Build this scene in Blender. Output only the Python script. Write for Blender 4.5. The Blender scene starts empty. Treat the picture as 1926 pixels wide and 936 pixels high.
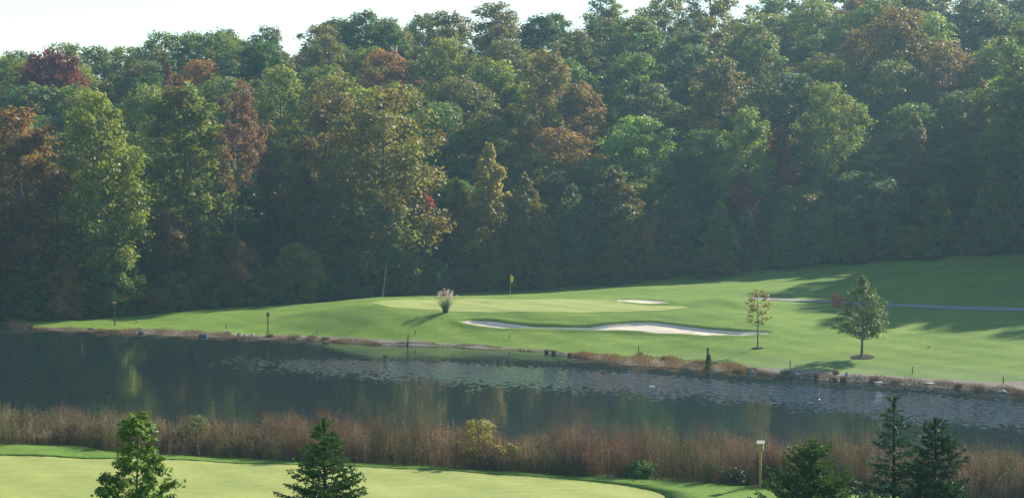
import bpy, math, random
import numpy as np
from mathutils import Vector, Matrix
PI = math.pi
random.seed(7); np.random.seed(7)
SC = bpy.context.scene
COL = SC.collection

# ------------------------------------------------------------------ camera and the survey of the place
FPX = 3594.0; CAMZ = 16.0
PITCH = math.atan((468 - 271) / FPX)
cam_d = bpy.data.cameras.new('camera'); cam = bpy.data.objects.new('camera', cam_d); COL.objects.link(cam)
cam.location = (0, 0, CAMZ); cam.rotation_euler = (PI / 2 - PITCH, 0, 0)
cam_d.sensor_width = 36; cam_d.lens = 36 * FPX / 1926; cam_d.clip_end = 3000; cam_d.clip_start = 0.5
SC.camera = cam
cp, sp = math.cos(PITCH), math.sin(PITCH)
def ray(px, py):
    u = (px - 963) / FPX; v = -(py - 468) / FPX
    return np.array([u, cp + v * sp, -sp + v * cp])
def at(px, py, Y):                       # world point seen at a pixel, at ground distance Y
    r = ray(px, py); t = Y / r[1]
    return (r[0] * t, Y, CAMZ + r[2] * t)
def at_z(px, py, z):
    r = ray(px, py); t = (z - CAMZ) / r[2]
    return (r[0] * t, r[1] * t, z)
def pxm(d): return FPX / d

SUN_AZ = math.radians(46); SUN_EL = math.radians(31)
SUNV = Vector((math.sin(SUN_AZ) * math.cos(SUN_EL), math.cos(SUN_AZ) * math.cos(SUN_EL), math.sin(SUN_EL)))

# ------------------------------------------------------------------ object helpers
def tag(o, label=None, cat=None, group=None, kind=None):
    if label: o['label'] = label
    if cat: o['category'] = cat
    if group: o['group'] = group
    if kind: o['kind'] = kind
    return o
def empty(name, loc, rz=0.0, sc=1.0):
    o = bpy.data.objects.new(name, None); COL.objects.link(o)
    o.location = loc; o.rotation_euler = (0, 0, rz)
    o.scale = (sc, sc, sc) if not hasattr(sc, '__len__') else sc
    o.empty_display_size = 0.2
    return o
def link(name, me, parent=None, loc=(0, 0, 0)):
    o = bpy.data.objects.new(name, me); COL.objects.link(o); o.location = loc
    if parent: o.parent = parent
    return o
def mesh_np(name, V, F, mat, smooth=False, col=None, attr=None):
    """V (n,3); F (m,k) one face size, or list of tuples; col (n,3) point colour; attr (n,) point float 'v'"""
    me = bpy.data.meshes.new(name)
    V = np.asarray(V, dtype=np.float32)
    if isinstance(F, np.ndarray):
        m, k = F.shape
        me.vertices.add(len(V)); me.vertices.foreach_set('co', V.ravel())
        me.loops.add(m * k); me.loops.foreach_set('vertex_index', F.astype(np.int32).ravel())
        me.polygons.add(m)
        me.polygons.foreach_set('loop_start', np.arange(0, m * k, k, dtype=np.int32))
        me.polygons.foreach_set('loop_total', np.full(m, k, dtype=np.int32))
        me.update(calc_edges=True)
    else:
        me.from_pydata([tuple(float(c) for c in v) for v in V], [], F)
    if col is not None:
        a = me.color_attributes.new('col', 'FLOAT_COLOR', 'POINT')
        c4 = np.ones((len(V), 4), dtype=np.float32); c4[:, :3] = col
        a.data.foreach_set('color', c4.ravel())
    if attr is not None:
        a = me.attributes.new('v', 'FLOAT', 'POINT'); a.data.foreach_set('value', np.asarray(attr, dtype=np.float32))
    if mat: me.materials.append(mat)
    if smooth: me.polygons.foreach_set('use_smooth', np.ones(len(me.polygons), dtype=bool))
    me.validate()
    return me
class MB:
    def __init__(s): s.v = []; s.f = []
    def box(s, c, d, rz=0.0, tilt=0.0):
        n = len(s.v); M = Matrix.Rotation(rz, 3, 'Z') @ Matrix.Rotation(tilt, 3, 'X')
        for x, y, z in ((-1,-1,-1),(1,-1,-1),(1,1,-1),(-1,1,-1),(-1,-1,1),(1,-1,1),(1,1,1),(-1,1,1)):
            p = M @ Vector((x*d[0]/2, y*d[1]/2, z*d[2]/2)); s.v.append((p.x+c[0], p.y+c[1], p.z+c[2]))
        for q in ((0,3,2,1),(4,5,6,7),(0,1,5,4),(1,2,6,5),(2,3,7,6),(3,0,4,7)): s.f.append(tuple(n+i for i in q))
    def tube(s, pts, rad, seg=6, cap=True):
        pts = [Vector(p) for p in pts]; n0 = len(s.v)
        up = Vector((0.13, 0.31, 0.94))
        for i, p in enumerate(pts):
            t = (pts[min(i+1, len(pts)-1)] - pts[max(i-1, 0)]).normalized()
            a = t.cross(up)
            if a.length < 0.2: a = t.cross(Vector((1, 0, 0)))
            a.normalize(); b = t.cross(a)
            for k in range(seg):
                th = 2*PI*k/seg; q = p + (a*math.cos(th) + b*math.sin(th))*rad[i]
                s.v.append(tuple(q))
        for i in range(len(pts)-1):
            for k in range(seg):
                s.f.append((n0+i*seg+k, n0+i*seg+(k+1)%seg, n0+(i+1)*seg+(k+1)%seg, n0+(i+1)*seg+k))
        if cap:
            s.f.append(tuple(n0+k for k in range(seg))); s.f.append(tuple(n0+(len(pts)-1)*seg+seg-1-k for k in range(seg)))
    def lump(s, c, r, seed=0, seg=9, rings=6, rough=0.15, flat=0.25):
        rn = random.Random(seed); n = len(s.v); ph = [rn.uniform(0, 6.3) for _ in range(6)]
        for i in range(rings+1):
            a = -PI/2 + PI*i/rings
            for k in range(seg):
                th = 2*PI*k/seg
                q = 1 + rough*(math.sin(3*th+ph[0]+2*a)+math.sin(2*th+ph[1])*math.cos(2*a+ph[2])+0.6*math.sin(5*a+ph[3]+th))
                x, y, z = math.cos(a)*math.cos(th)*q, math.cos(a)*math.sin(th)*q, math.sin(a)*q
                s.v.append((c[0]+x*r[0], c[1]+y*r[1], c[2]+max(z, -flat)*r[2]))
        for i in range(rings):
            for k in range(seg):
                s.f.append((n+i*seg+k, n+i*seg+(k+1)%seg, n+(i+1)*seg+(k+1)%seg, n+(i+1)*seg+k))
    def build(s, name, mat, parent=None, loc=(0,0,0), smooth=False):
        me = mesh_np(name, s.v, s.f, mat, smooth)
        return link(name, me, parent, loc)
def sstep(a, b, x):
    t = np.clip((x - a) / (b - a), 0, 1); return t*t*(3-2*t)

# ------------------------------------------------------------------ materials
def newmat(name):
    m = bpy.data.materials.new(name); m.use_nodes = True; nt = m.node_tree; nt.nodes.clear()
    out = nt.nodes.new('ShaderNodeOutputMaterial'); return m, nt, out
def N(nt, t, **kw):
    n = nt.nodes.new('ShaderNode' + t)
    for k, v in kw.items():
        if k in n.inputs: n.inputs[k].default_value = v
        else: setattr(n, k, v)
    return n
def noise(nt, scale, detail=3, vec=None, rough=0.55):
    n = N(nt, 'TexNoise'); n.inputs['Scale'].default_value = scale; n.inputs['Detail'].default_value = detail
    n.inputs['Roughness'].default_value = rough
    if vec is not None: nt.links.new(vec, n.inputs['Vector'])
    return n.outputs['Fac']
def ramp(nt, fac, stops):
    r = N(nt, 'ValToRGB'); e = r.color_ramp.elements
    while len(e) < len(stops): e.new(0.5)
    for i, (p, c) in enumerate(stops):
        e[i].position = p; e[i].color = (*c, 1) if len(c) == 3 else c
    nt.links.new(fac, r.inputs['Fac']); return r.outputs['Color']
def mixc(nt, fac, a, b, mode='MIX'):
    n = N(nt, 'Mix', data_type='RGBA', blend_type=mode)
    for s, v in ((0, fac), (6, a), (7, b)):
        if isinstance(v, bpy.types.NodeSocket): nt.links.new(v, n.inputs[s])
        elif isinstance(v, (int, float)): n.inputs[s].default_value = v
        else: n.inputs[s].default_value = (*v, 1)
    return n.outputs[2]
def mth(nt, op, a, b=None, clamp=False):
    n = N(nt, 'Math', operation=op); n.use_clamp = clamp
    for i, v in enumerate((a, b)):
        if v is None: continue
        if isinstance(v, bpy.types.NodeSocket): nt.links.new(v, n.inputs[i])
        else: n.inputs[i].default_value = v
    return n.outputs[0]
def pos(nt): return N(nt, 'NewGeometry').outputs['Position']
def objc(nt): return N(nt, 'TexCoord').outputs['Object']
def principled(nt, out, col, rough=0.8, spec=0.3, bump=None, bstr=0.3, bdist=0.05):
    p = N(nt, 'BsdfPrincipled')
    if isinstance(col, bpy.types.NodeSocket): nt.links.new(col, p.inputs['Base Color'])
    else: p.inputs['Base Color'].default_value = (*col, 1)
    p.inputs['Roughness'].default_value = rough; p.inputs['Specular IOR Level'].default_value = spec
    if bump is not None:
        b = N(nt, 'Bump'); b.inputs['Strength'].default_value = bstr; b.inputs['Distance'].default_value = bdist
        nt.links.new(bump, b.inputs['Height']); nt.links.new(b.outputs[0], p.inputs['Normal'])
    nt.links.new(p.outputs[0], out.inputs['Surface']); return p
def noisy(name, c1, c2, scale, rough=0.85, spec=0.25, bstr=0.3, stretch=None, bd=0.03):
    m, nt, out = newmat(name); v = objc(nt)
    if stretch:
        mp = N(nt, 'Mapping'); mp.inputs['Scale'].default_value = stretch; nt.links.new(v, mp.inputs['Vector']); v = mp.outputs[0]
    f = noise(nt, scale, 4, v); c = ramp(nt, f, [(0.3, c1), (0.7, c2)])
    principled(nt, out, c, rough, spec, f, bstr, bd); return m
def leaf_shader(nt, out, col, rough=0.45, spec=0.45, trans=0.4, through=(1.35, 1.32, 0.5)):
    p = N(nt, 'BsdfPrincipled'); nt.links.new(col, p.inputs['Base Color'])
    p.inputs['Roughness'].default_value = rough; p.inputs['Specular IOR Level'].default_value = spec
    t = N(nt, 'BsdfTranslucent')
    tc = mixc(nt, 1.0, col, through, 'MULTIPLY'); nt.links.new(tc, t.inputs['Color'])
    mx = N(nt, 'MixShader'); mx.inputs[0].default_value = trans
    nt.links.new(p.outputs[0], mx.inputs[1]); nt.links.new(t.outputs[0], mx.inputs[2])
    nt.links.new(mx.outputs[0], out.inputs['Surface'])
def mat_tree_leaf():
    m, nt, out = newmat('tree_leaf'); oi = N(nt, 'ObjectInfo')
    at_ = N(nt, 'Attribute', attribute_name='v'); v = at_.outputs['Fac']
    g = pos(nt)
    # autumn tinge in patches, as much as the object's alpha asks for
    nz = noise(nt, 0.35, 3, g); al = mth(nt, 'ADD', nz, mth(nt, 'MULTIPLY', v, 0.25))
    thr = mth(nt, 'SUBTRACT', al, mth(nt, 'SUBTRACT', 1.0, oi.outputs['Alpha']))
    f = mth(nt, 'MULTIPLY', thr, 5.0, True)
    warm = ramp(nt, mth(nt, 'FRACT', mth(nt, 'MULTIPLY', v, 3.7)), [(0, (0.17, 0.095, 0.028)), (0.5, (0.21, 0.145, 0.035)), (1, (0.17, 0.14, 0.03))])
    c = mixc(nt, f, oi.outputs['Color'], warm)
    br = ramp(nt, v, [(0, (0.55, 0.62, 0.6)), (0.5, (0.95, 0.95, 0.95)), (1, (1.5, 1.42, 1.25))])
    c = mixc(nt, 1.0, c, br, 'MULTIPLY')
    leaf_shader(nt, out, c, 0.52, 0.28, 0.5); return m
def mat_vc(name, rough=0.52, spec=0.3, trans=0.35, through=(1.35, 1.32, 0.5)):
    m, nt, out = newmat(name); a = N(nt, 'Attribute', attribute_name='col')
    leaf_shader(nt, out, a.outputs['Color'], rough, spec, trans, through); return m
M_TREE = mat_tree_leaf()
M_VC = mat_vc('foliage_coloured')
M_DRY = mat_vc('dry_stems', 0.75, 0.15, 0.28, (1.2, 1.03, 0.72))
M_NEEDLE = mat_vc('spruce_needles', 0.65, 0.2, 0.25)
M_BARK = noisy('grey_bark', (0.07, 0.06, 0.05), (0.20, 0.18, 0.155), 3.0, 0.9, 0.1, 0.6, (3, 3, 0.6))
M_BARKP = noisy('pale_bark', (0.16, 0.145, 0.125), (0.36, 0.33, 0.29), 2.5, 0.9, 0.1, 0.5, (3, 3, 0.6))
M_TWIG = noisy('brown_bark', (0.03, 0.024, 0.018), (0.07, 0.055, 0.04), 8, 0.9, 0.1, 0.4, (3, 3, 0.7))
M_WOOD = noisy('weathered_wood', (0.10, 0.055, 0.03), (0.22, 0.13, 0.075), 9, 0.85, 0.15, 0.3, (6, 6, 0.8))
M_WOODY = noisy('yellow_pine_wood', (0.34, 0.22, 0.08), (0.50, 0.35, 0.15), 8, 0.8, 0.2, 0.2, (6, 6, 0.8))
M_STAKE = noisy('dark_stake_paint', (0.07, 0.02, 0.015), (0.16, 0.05, 0.03), 12, 0.7, 0.3, 0.2)
M_ROCK = noisy('pale_stone', (0.16, 0.155, 0.145), (0.5, 0.49, 0.46), 3.2, 0.85, 0.3, 0.5)
M_ROCKD = noisy('dark_stone', (0.05, 0.05, 0.05), (0.17, 0.165, 0.155), 3.2, 0.75, 0.3, 0.5)
M_MULCH = noisy('bark_mulch', (0.025, 0.018, 0.014), (0.07, 0.048, 0.036), 14, 0.95, 0.1, 0.6)
M_WHITE = noisy('white_paint', (0.72, 0.72, 0.70), (0.82, 0.82, 0.80), 6, 0.5, 0.4, 0.05)
M_YEL = noisy('yellow_cloth', (0.75, 0.42, 0.03), (0.85, 0.55, 0.05), 5, 0.7, 0.2, 0.1)
M_POLE = noisy('flagpole_paint', (0.45, 0.40, 0.12), (0.60, 0.55, 0.2), 5, 0.4, 0.5, 0.05)
M_DARKF = noisy('dark_feather', (0.015, 0.014, 0.012), (0.05, 0.04, 0.03), 20, 0.7, 0.3, 0.1)
M_HOLE = noisy('dark_hole', (0.008, 0.007, 0.006), (0.015, 0.013, 0.01), 5, 0.9, 0.1, 0.0)

# ------------------------------------------------------------------ terrain: a thin-plate surface through surveyed points
cps = []
def cpx(*l):
    for px, py, d in l: cps.append(at(px, py, d))
def shore(*l):
    for px, py in l: cps.append(at_z(px, py, 0.0))
FAR_SHORE = [(-260, 612), (-120, 614), (50, 618), (120, 621), (200, 626), (300, 630), (400, 634), (500, 637), (600, 641), (700, 647), (800, 650),
             (900, 654), (960, 658), (1040, 664), (1100, 673), (1170, 684), (1250, 690), (1300, 694), (1400, 700), (1450, 706),
             (1500, 711), (1620, 718), (1700, 723), (1800, 731), (1926, 741), (2100, 752), (2350, 766)]
shore(*FAR_SHORE)
for px, py in FAR_SHORE[::2]:                          # the pond bed falls away from the bank
    x, y, z = at_z(px, py, 0); cps.append((x, y - 4, -0.8)); cps.append((x, y - 14, -1.3))
TREELINE = [(-400, 606, 176), (0, 604, 172), (200, 597, 175), (450, 577, 184), (600, 569, 191), (720, 557, 196), (1000, 545, 202), (1300, 520, 204),
            (1600, 497, 203), (1926, 478, 199), (2250, 470, 192)]
cpx(*TREELINE)
cpx((200, 605, 170), (200, 613, 167), (60, 610, 168.6), (400, 605, 168), (400, 590, 174), (400, 622, 162.5), (500, 592, 173), (500, 610, 165.5), (500, 625, 161), (300, 612, 167),
    (600, 583, 167.5), (600, 605, 161.5), (600, 625, 158), (600, 574, 178), (650, 572, 169), (700, 564.5, 169), (700, 575, 163.5), (700, 600, 158.5), (700, 625, 155.5),
    (800, 564, 169.5), (800, 575, 164.5), (800, 586, 160.5), (800, 610, 156.5), (800, 635, 153.5), (840, 587, 160), (870, 591, 159.5), (880, 606, 157), (880, 625, 154.5),
    (1000, 563, 170), (1000, 575, 164.5), (1000, 588, 159), (1000, 601, 156.8), (1000, 615, 155.2), (1000, 628, 153), (1000, 645, 150.5),
    (1110, 563, 170), (1110, 587, 159), (1110, 601, 156), (1110, 617, 153.6), (1110, 640, 149.5),
    (1220, 563, 169.5), (1220, 575, 164), (1220, 590, 157.5), (1220, 602, 155), (1220, 618, 152), (1220, 630, 150.4), (1200, 645, 147.5), (1200, 664, 143.5),
    (1330, 582, 159), (1330, 600, 154), (1330, 610, 151.5), (1330, 628, 148), (1330, 650, 144), (1330, 675, 139.3),
    (1370, 558.5, 165), (1370, 580, 160.5), (1370, 568, 162), (1370, 562, 172), (1300, 568, 164), (1440, 566, 166), (1440, 590, 156), (1440, 612, 150), (1440, 628, 147), (1425, 655, 141),
    (1425, 680, 136.5), (1160, 556, 178), (1300, 558, 177), (1440, 562, 174.5), (1560, 568, 170), (1700, 575, 165.5), (1926, 583, 159.5), (900, 557, 182), (1000, 553, 186),
    (700, 560, 184), (1200, 540, 188), (1600, 530, 186), (1400, 536, 190), (1800, 520, 182), (1926, 530, 176), (1750, 550, 174),
    (1500, 600, 154), (1500, 640, 144), (1500, 680, 136), (1620, 672, 136.5), (1620, 645, 142), (1620, 620, 148), (1620, 590, 157), (1620, 695, 132),
    (1800, 600, 151.5), (1800, 650, 139), (1800, 700, 129), (1926, 660, 135.5), (1926, 620, 144), (1926, 715, 124.8), (2100, 640, 140), (2100, 700, 126), (2100, 590, 152))
for X in (-90, -45, 0, 45, 90):
    k = (X + 90) / 45
    for d, zz in ((219, (1.2, 1.8, 4.2, 6.4, 8.5)), (240, (4, 6, 9, 11.5, 14)), (265, (9.0, 12.2, 16, 18.5, 21)), (300, (11.5, 14.8, 19, 22, 24)), (360, (7, 10, 14, 17, 18))):
        cps.append((X, d, zz[int(k)]))
for X in (-380, -200, 200, 380):
    for d, z in ((620, 8), (420, 10), (300, 12), (240, 8), (200, 4)): cps.append((X, d, z))
for X in (-380, 380): cps += [(X, 150, 4), (X, 90, 5), (X, 20, 12), (X, -100, 15)]
cps += [(0, 620, 8), (0, 450, 12)]
# near bank: foot of the reeds, the green and the hillside up to the camera
NEAR = [(-500, 815), (-200, 826), (0, 834), (90, 836), (165, 840), (200, 848), (330, 855), (560, 866), (760, 874), (960, 886), (1200, 900), (1450, 916), (1700, 930), (1926, 944), (2250, 965)]
for px, py in NEAR:
    x, y, z = at_z(px, py, 0.8); cps.append((x, y, 0.8)); cps.append((x, y + 4, 0.45)); cps.append((x, y + 7.5, 0.0)); cps.append((x, y + 11, -0.7)); cps.append((x, y + 20, -1.3)); cps.append((x, y - 5, 0.8))
for X in (-60, -25, 0, 25, 60):
    for d, z in ((78, 0.85), (72, 1.0), (60, 2.4), (45, 5.0), (30, 8.4), (12, 12.6), (0, 14.3), (-40, 15)): cps.append((X, d, z))
for X in (-120, 125):
    cps += [(X, 115, 0.5), (X, 135, 0.6), (X, 160, 1.5), (X, 95, 1.2), (X, 70, 3), (X, 40, 8), (X, 0, 13), (X, -60, 14)]
cps += [(0, -110, 15)]
CP = np.array(cps); S = 50.0
def U(r2): return 0.5 * r2 * np.log(r2 + 1e-12)
def solve_tps():
    P = CP[:, :2] / S; n = len(P)
    D = ((P[:, None] - P[None]) ** 2).sum(-1); K = U(D) + np.eye(n) * 2e-5
    A = np.zeros((n + 3, n + 3)); A[:n, :n] = K; A[:n, n] = 1; A[:n, n+1:] = P; A[n, :n] = 1; A[n+1:, :n] = P.T
    b = np.zeros(n + 3); b[:n] = CP[:, 2]
    return P, np.linalg.solve(A, b)
TP, TW = solve_tps()
def seg_dist(x, y, poly):
    """signed distance to a closed polygon, positive inside"""
    x = np.asarray(x, float); y = np.asarray(y, float); d = np.full(x.shape, 1e9); ins = np.zeros(x.shape, bool)
    n = len(poly)
    for i in range(n):
        ax, ay = poly[i]; bx, by = poly[(i+1) % n]; ex, ey = bx-ax, by-ay
        t = np.clip(((x-ax)*ex + (y-ay)*ey) / (ex*ex + ey*ey + 1e-9), 0, 1)
        d = np.minimum(d, np.hypot(x-ax-t*ex, y-ay-t*ey))
        c = ((ay > y) != (by > y)); xi = ax + (y-ay) / (by-ay + 1e-12) * ex
        ins ^= c & (x < xi)
    return np.where(ins, d, -d)
BUNK = []
def ground0(x, y):
    x = np.atleast_1d(np.asarray(x, float)); y = np.atleast_1d(np.asarray(y, float)); sh = x.shape; x = x.ravel(); y = y.ravel()
    out = np.empty(len(x))
    for i in range(0, len(x), 20000):
        q = np.stack([x[i:i+20000], y[i:i+20000]], 1) / S
        D = ((q[:, None] - TP[None]) ** 2).sum(-1)
        out[i:i+20000] = U(D) @ TW[:len(TP)] + TW[len(TP)] + q @ TW[len(TP)+1:]
    return out.reshape(sh)
def ground(x, y):
    z = ground0(x, y); x = np.atleast_1d(x); y = np.atleast_1d(y)
    for poly, depth, wl in BUNK:
        xs = [p[0] for p in poly]; ys = [p[1] for p in poly]
        m = (x > min(xs)-2) & (x < max(xs)+2) & (y > min(ys)-2) & (y < max(ys)+2)
        if m.any():
            d = seg_dist(x[m], y[m], poly); z[m] -= depth * sstep(-0.25, wl, d)
            z[m] += 0.10 * np.exp(-((d + 0.5) / 0.35) ** 2)
    z = z + 0.03*np.sin(x*0.7+1)*np.cos(y*0.9) + 0.02*np.sin(x*1.9+y*1.3)
    return z
def gz(x, y): return float(ground(np.array([x]), np.array([y]))[0])
def drop(px, py, lo=70, hi=230, fn=None):               # where the line of sight through a pixel meets the ground
    fn = fn or ground
    r = ray(px, py); Y = np.arange(lo, hi, 0.1); t = Y / r[1]
    dz = CAMZ + r[2]*t - fn(r[0]*t, Y); k = np.where(dz < 0)[0]
    i = k[0] if len(k) else len(Y)-1
    return (r[0]*t[i], Y[i])
def outline(pts, lo=120): return [drop(px, py, lo, 230, ground0) for px, py in pts]
bunk_front = outline([(868, 605), (885, 602), (920, 603), (960, 608), (1000, 612.5), (1060, 615), (1110, 614), (1150, 610), (1190, 606.5), (1225, 606), (1270, 610), (1330, 618), (1390, 622.5), (1445, 625),
                      (1446, 628.5), (1400, 630.5), (1330, 630), (1270, 626), (1210, 621.5), (1150, 620), (1100, 619.5), (1050, 618.5), (1000, 617.5), (950, 616), (905, 612.5), (878, 608.5)])
bunk_back = outline([(1153, 565.5), (1165, 563.5), (1200, 563), (1235, 565), (1256, 568), (1264, 570.5), (1240, 571), (1200, 569.5), (1170, 568)])
BUNK = [(bunk_front, 0.26, 0.4), (bunk_back, 0.18, 0.5)]

def axis(segs):
    a = []
    for lo, hi, st in segs: a += list(np.arange(lo, hi, st))
    return np.array(a + [segs[-1][1]])
gx = axis([(-400, -120, 20), (-120, -56, 4), (-56, -6, 0.45), (-6, 21, 0.28), (21, 50, 0.45), (50, 120, 4), (120, 400, 20)])
gy = axis([(-110, 60, 6), (60, 118, 0.6), (118, 148, 0.4), (148, 159, 0.16), (159, 174, 0.3), (174, 176, 0.4), (176, 212, 0.8), (212, 300, 4), (300, 620, 20)])
GX, GY = np.meshgrid(gx, gy)
GZ = ground(GX.ravel(), GY.ravel()).reshape(GX.shape)
def gsurf(x, y):
    x = np.asarray(x, float); y = np.asarray(y, float)
    i = np.clip(np.searchsorted(gx, x) - 1, 0, len(gx)-2); j = np.clip(np.searchsorted(gy, y) - 1, 0, len(gy)-2)
    u = np.clip((x-gx[i])/(gx[i+1]-gx[i]), 0, 1); v = np.clip((y-gy[j])/(gy[j+1]-gy[j]), 0, 1)
    a, b, c, d = GZ[j, i], GZ[j, i+1], GZ[j+1, i], GZ[j+1, i+1]
    return a*(1-u)*(1-v) + b*u*(1-v) + c*(1-u)*v + d*u*v
tl = np.array([at(*t)[:2] for t in TREELINE])
def treeline(x): return np.interp(x, tl[:, 0], tl[:, 1])
shore_w = np.array([at_z(px, py, 0)[:2] for px, py in FAR_SHORE]); near_w = np.array([at_z(px, py, 0.8)[:2] for px, py in NEAR])
def fshore(x): return np.interp(x, shore_w[:, 0], shore_w[:, 1])
def nshore(x): return np.interp(x, near_w[:, 0], near_w[:, 1])
def grid_faces(r, c):
    i = np.arange(r*c).reshape(r, c)
    return np.stack([i[:-1, :-1].ravel(), i[:-1, 1:].ravel(), i[1:, 1:].ravel(), i[1:, :-1].ravel()], 1)
def mat_ground():
    m, nt, out = newmat('mown_grass'); g = pos(nt)
    a = N(nt, 'Attribute', attribute_name='zone'); sep = N(nt, 'SeparateColor'); nt.links.new(a.outputs['Color'], sep.inputs[0])
    n1 = noise(nt, 0.16, 4, g); n2 = noise(nt, 2.6, 5, g, 0.7); n3 = noise(nt, 11, 3, g)
    grass = ramp(nt, n1, [(0.3, (0.095, 0.170, 0.015)), (0.55, (0.130, 0.215, 0.020)), (0.75, (0.170, 0.24, 0.032))])
    grass = mixc(nt, 1.0, grass, ramp(nt, n2, [(0.25, (0.72, 0.74, 0.7)), (0.75, (1.25, 1.22, 1.2))]), 'MULTIPLY')
    st = N(nt, 'Mapping'); st.inputs['Scale'].default_value = (0.35, 2.2, 1); st.inputs['Rotation'].default_value = (0, 0, 0.15); nt.links.new(g, st.inputs['Vector'])
    grass = mixc(nt, 1.0, grass, ramp(nt, noise(nt, 0.8, 4, st.outputs[0], 0.65), [(0.3, (0.80, 0.83, 0.82)), (0.7, (1.22, 1.16, 1.15))]), 'MULTIPLY')
    frost = ramp(nt, noise(nt, 0.5, 3, g), [(0.3, (0.11, 0.18, 0.04)), (0.7, (0.19, 0.25, 0.10))])
    grass = mixc(nt, mth(nt, 'MULTIPLY', sep.outputs['Blue'], n2, True), grass, frost)
    litter = ramp(nt, n2, [(0.3, (0.03, 0.026, 0.015)), (0.7, (0.085, 0.06, 0.03))])
    dirt = ramp(nt, n3, [(0.3, (0.13, 0.105, 0.075)), (0.7, (0.30, 0.26, 0.20))])
    c = mixc(nt, sep.outputs['Red'], grass, litter)
    df = mth(nt, 'MULTIPLY', mth(nt, 'SUBTRACT', mth(nt, 'ADD', sep.outputs['Green'], mth(nt, 'MULTIPLY', n2, 0.5)), 0.62), 6.0, True)
    c = mixc(nt, df, c, dirt)
    h = mth(nt, 'ADD', n3, mth(nt, 'MULTIPLY', n2, 0.6))
    principled(nt, out, c, 0.9, 0.15, h, 0.5, 0.06); return m
M_GROUND = mat_ground()
V = np.stack([GX.ravel(), GY.ravel(), GZ.ravel()], 1)
me = mesh_np('ground', V, grid_faces(*GX.shape), M_GROUND, True)
zx, zy, zz = GX.ravel(), GY.ravel(), GZ.ravel()
wood = sstep(-1.0, 1.5, zy - treeline(zx) + 1.2*np.sin(zx*0.9)); wood[(zx < -75) | ((zx > 62) & (zy > 150))] = 1
bw = np.interp(963+FPX*zx/np.maximum(zy, 1), [0, 180, 300, 460, 640, 1060, 1120, 1420, 1500], [0.8, 1.0, 2.6, 2.2, 1.1, 0.8, 2.2, 1.8, 2.0])
shoreb = sstep(1.5, 0.9, (zy - fshore(zx))/bw) * (zy > 112) * (zy < 180)
shoreb = np.maximum(shoreb, sstep(0.7, 0.3, zz) * (zy < 125)); shoreb = np.maximum(shoreb, sstep(0.3, 1.6, zy - nshore(zx)) * (zy < 112) * (zy > 70))
pale = sstep(5.5, 1.0, np.abs(zy - fshore(zx) - 3.5)) * sstep(6, 18, zx) * (zy > 112)
a = me.color_attributes.new('zone', 'FLOAT_COLOR', 'POINT')
a.data.foreach_set('color', np.stack([wood, shoreb, pale, np.ones_like(wood)], 1).astype(np.float32).ravel())
tag(link('ground', me), kind='structure')

# sheets lying on the ground ------------------------------------------------
def sheet(name, rows, off, mat, kind='structure', edge=None):
    """rows: list of polylines of equal length (x, y) laid on the ground"""
    R = np.array(rows); r, c = R.shape[:2]
    z = gsurf(R[..., 0].ravel(), R[..., 1].ravel()) + off
    V = np.stack([R[..., 0].ravel(), R[..., 1].ravel(), z], 1)
    return tag(link(name, mesh_np(name, V, grid_faces(r, c), mat, True)), kind=kind)
def resample(poly, n, closed=True):
    P = np.array(poly + ([poly[0]] if closed else [])); d = np.r_[0, np.cumsum(np.hypot(*np.diff(P, axis=0).T))]
    s = np.linspace(0, d[-1], n)
    return np.stack([np.interp(s, d, P[:, 0]), np.interp(s, d, P[:, 1])], 1)
def smooth_closed(poly, n=240, it=10):
    P = resample(poly, n)[:-1]
    for _ in range(it): P = 0.25*np.roll(P, 1, 0) + 0.5*P + 0.25*np.roll(P, -1, 0)
    return P
def fill_sheet(name, poly, off, mat, spine, n=260, rings=26, it=6):
    """spine: (ax, ay, bx, by): the outline is drawn in towards its nearest point of this segment"""
    P = smooth_closed(poly, n, it); ax, ay, bx, by = spine; e = np.array([bx-ax, by-ay])
    t = np.clip(((P - [ax, ay]) @ e) / (e @ e), 0, 1); C = np.array([ax, ay]) + t[:, None]*e
    rows = []
    for k in np.linspace(0, 1, rings):
        q = P*(1-k) + C*k; rows.append(np.vstack([q, q[:1]]))
    return sheet(name, rows, off, mat)
def mat_green():
    m, nt, out = newmat('putting_turf'); g = pos(nt)
    n1 = noise(nt, 0.22, 4, g); n2 = noise(nt, 3.2, 5, g, 0.7); n3 = noise(nt, 30, 2, g)
    c = ramp(nt, n1, [(0.3, (0.235, 0.275, 0.062)), (0.6, (0.29, 0.32, 0.078)), (0.8, (0.33, 0.35, 0.10))])
    c = mixc(nt, 1.0, c, ramp(nt, n2, [(0.3, (0.86, 0.88, 0.85)), (0.7, (1.1, 1.08, 1.1))]), 'MULTIPLY')
    st = N(nt, 'Mapping'); st.inputs['Scale'].default_value = (0.4, 2.0, 1); nt.links.new(g, st.inputs['Vector'])
    c = mixc(nt, 1.0, c, ramp(nt, noise(nt, 1.0, 5, st.outputs[0], 0.7), [(0.3, (0.86, 0.90, 0.84)), (0.7, (1.13, 1.09, 1.16))]), 'MULTIPLY')
    sp_ = noise(nt, 7.0, 2, g); c = mixc(nt, mth(nt, 'MULTIPLY', mth(nt, 'SUBTRACT', sp_, 0.70), 9.0, True), c, (0.13, 0.13, 0.05))
    principled(nt, out, c, 0.85, 0.2, n3, 0.2, 0.01); return m
M_GREEN = mat_green()
M_SAND = noisy('bunker_sand', (0.58, 0.48, 0.35), (0.78, 0.67, 0.51), 1.4, 0.95, 0.1, 0.4)
M_PATH = noisy('asphalt_path', (0.20, 0.18, 0.17), (0.33, 0.31, 0.29), 1.5, 0.9, 0.2, 0.3)
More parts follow.
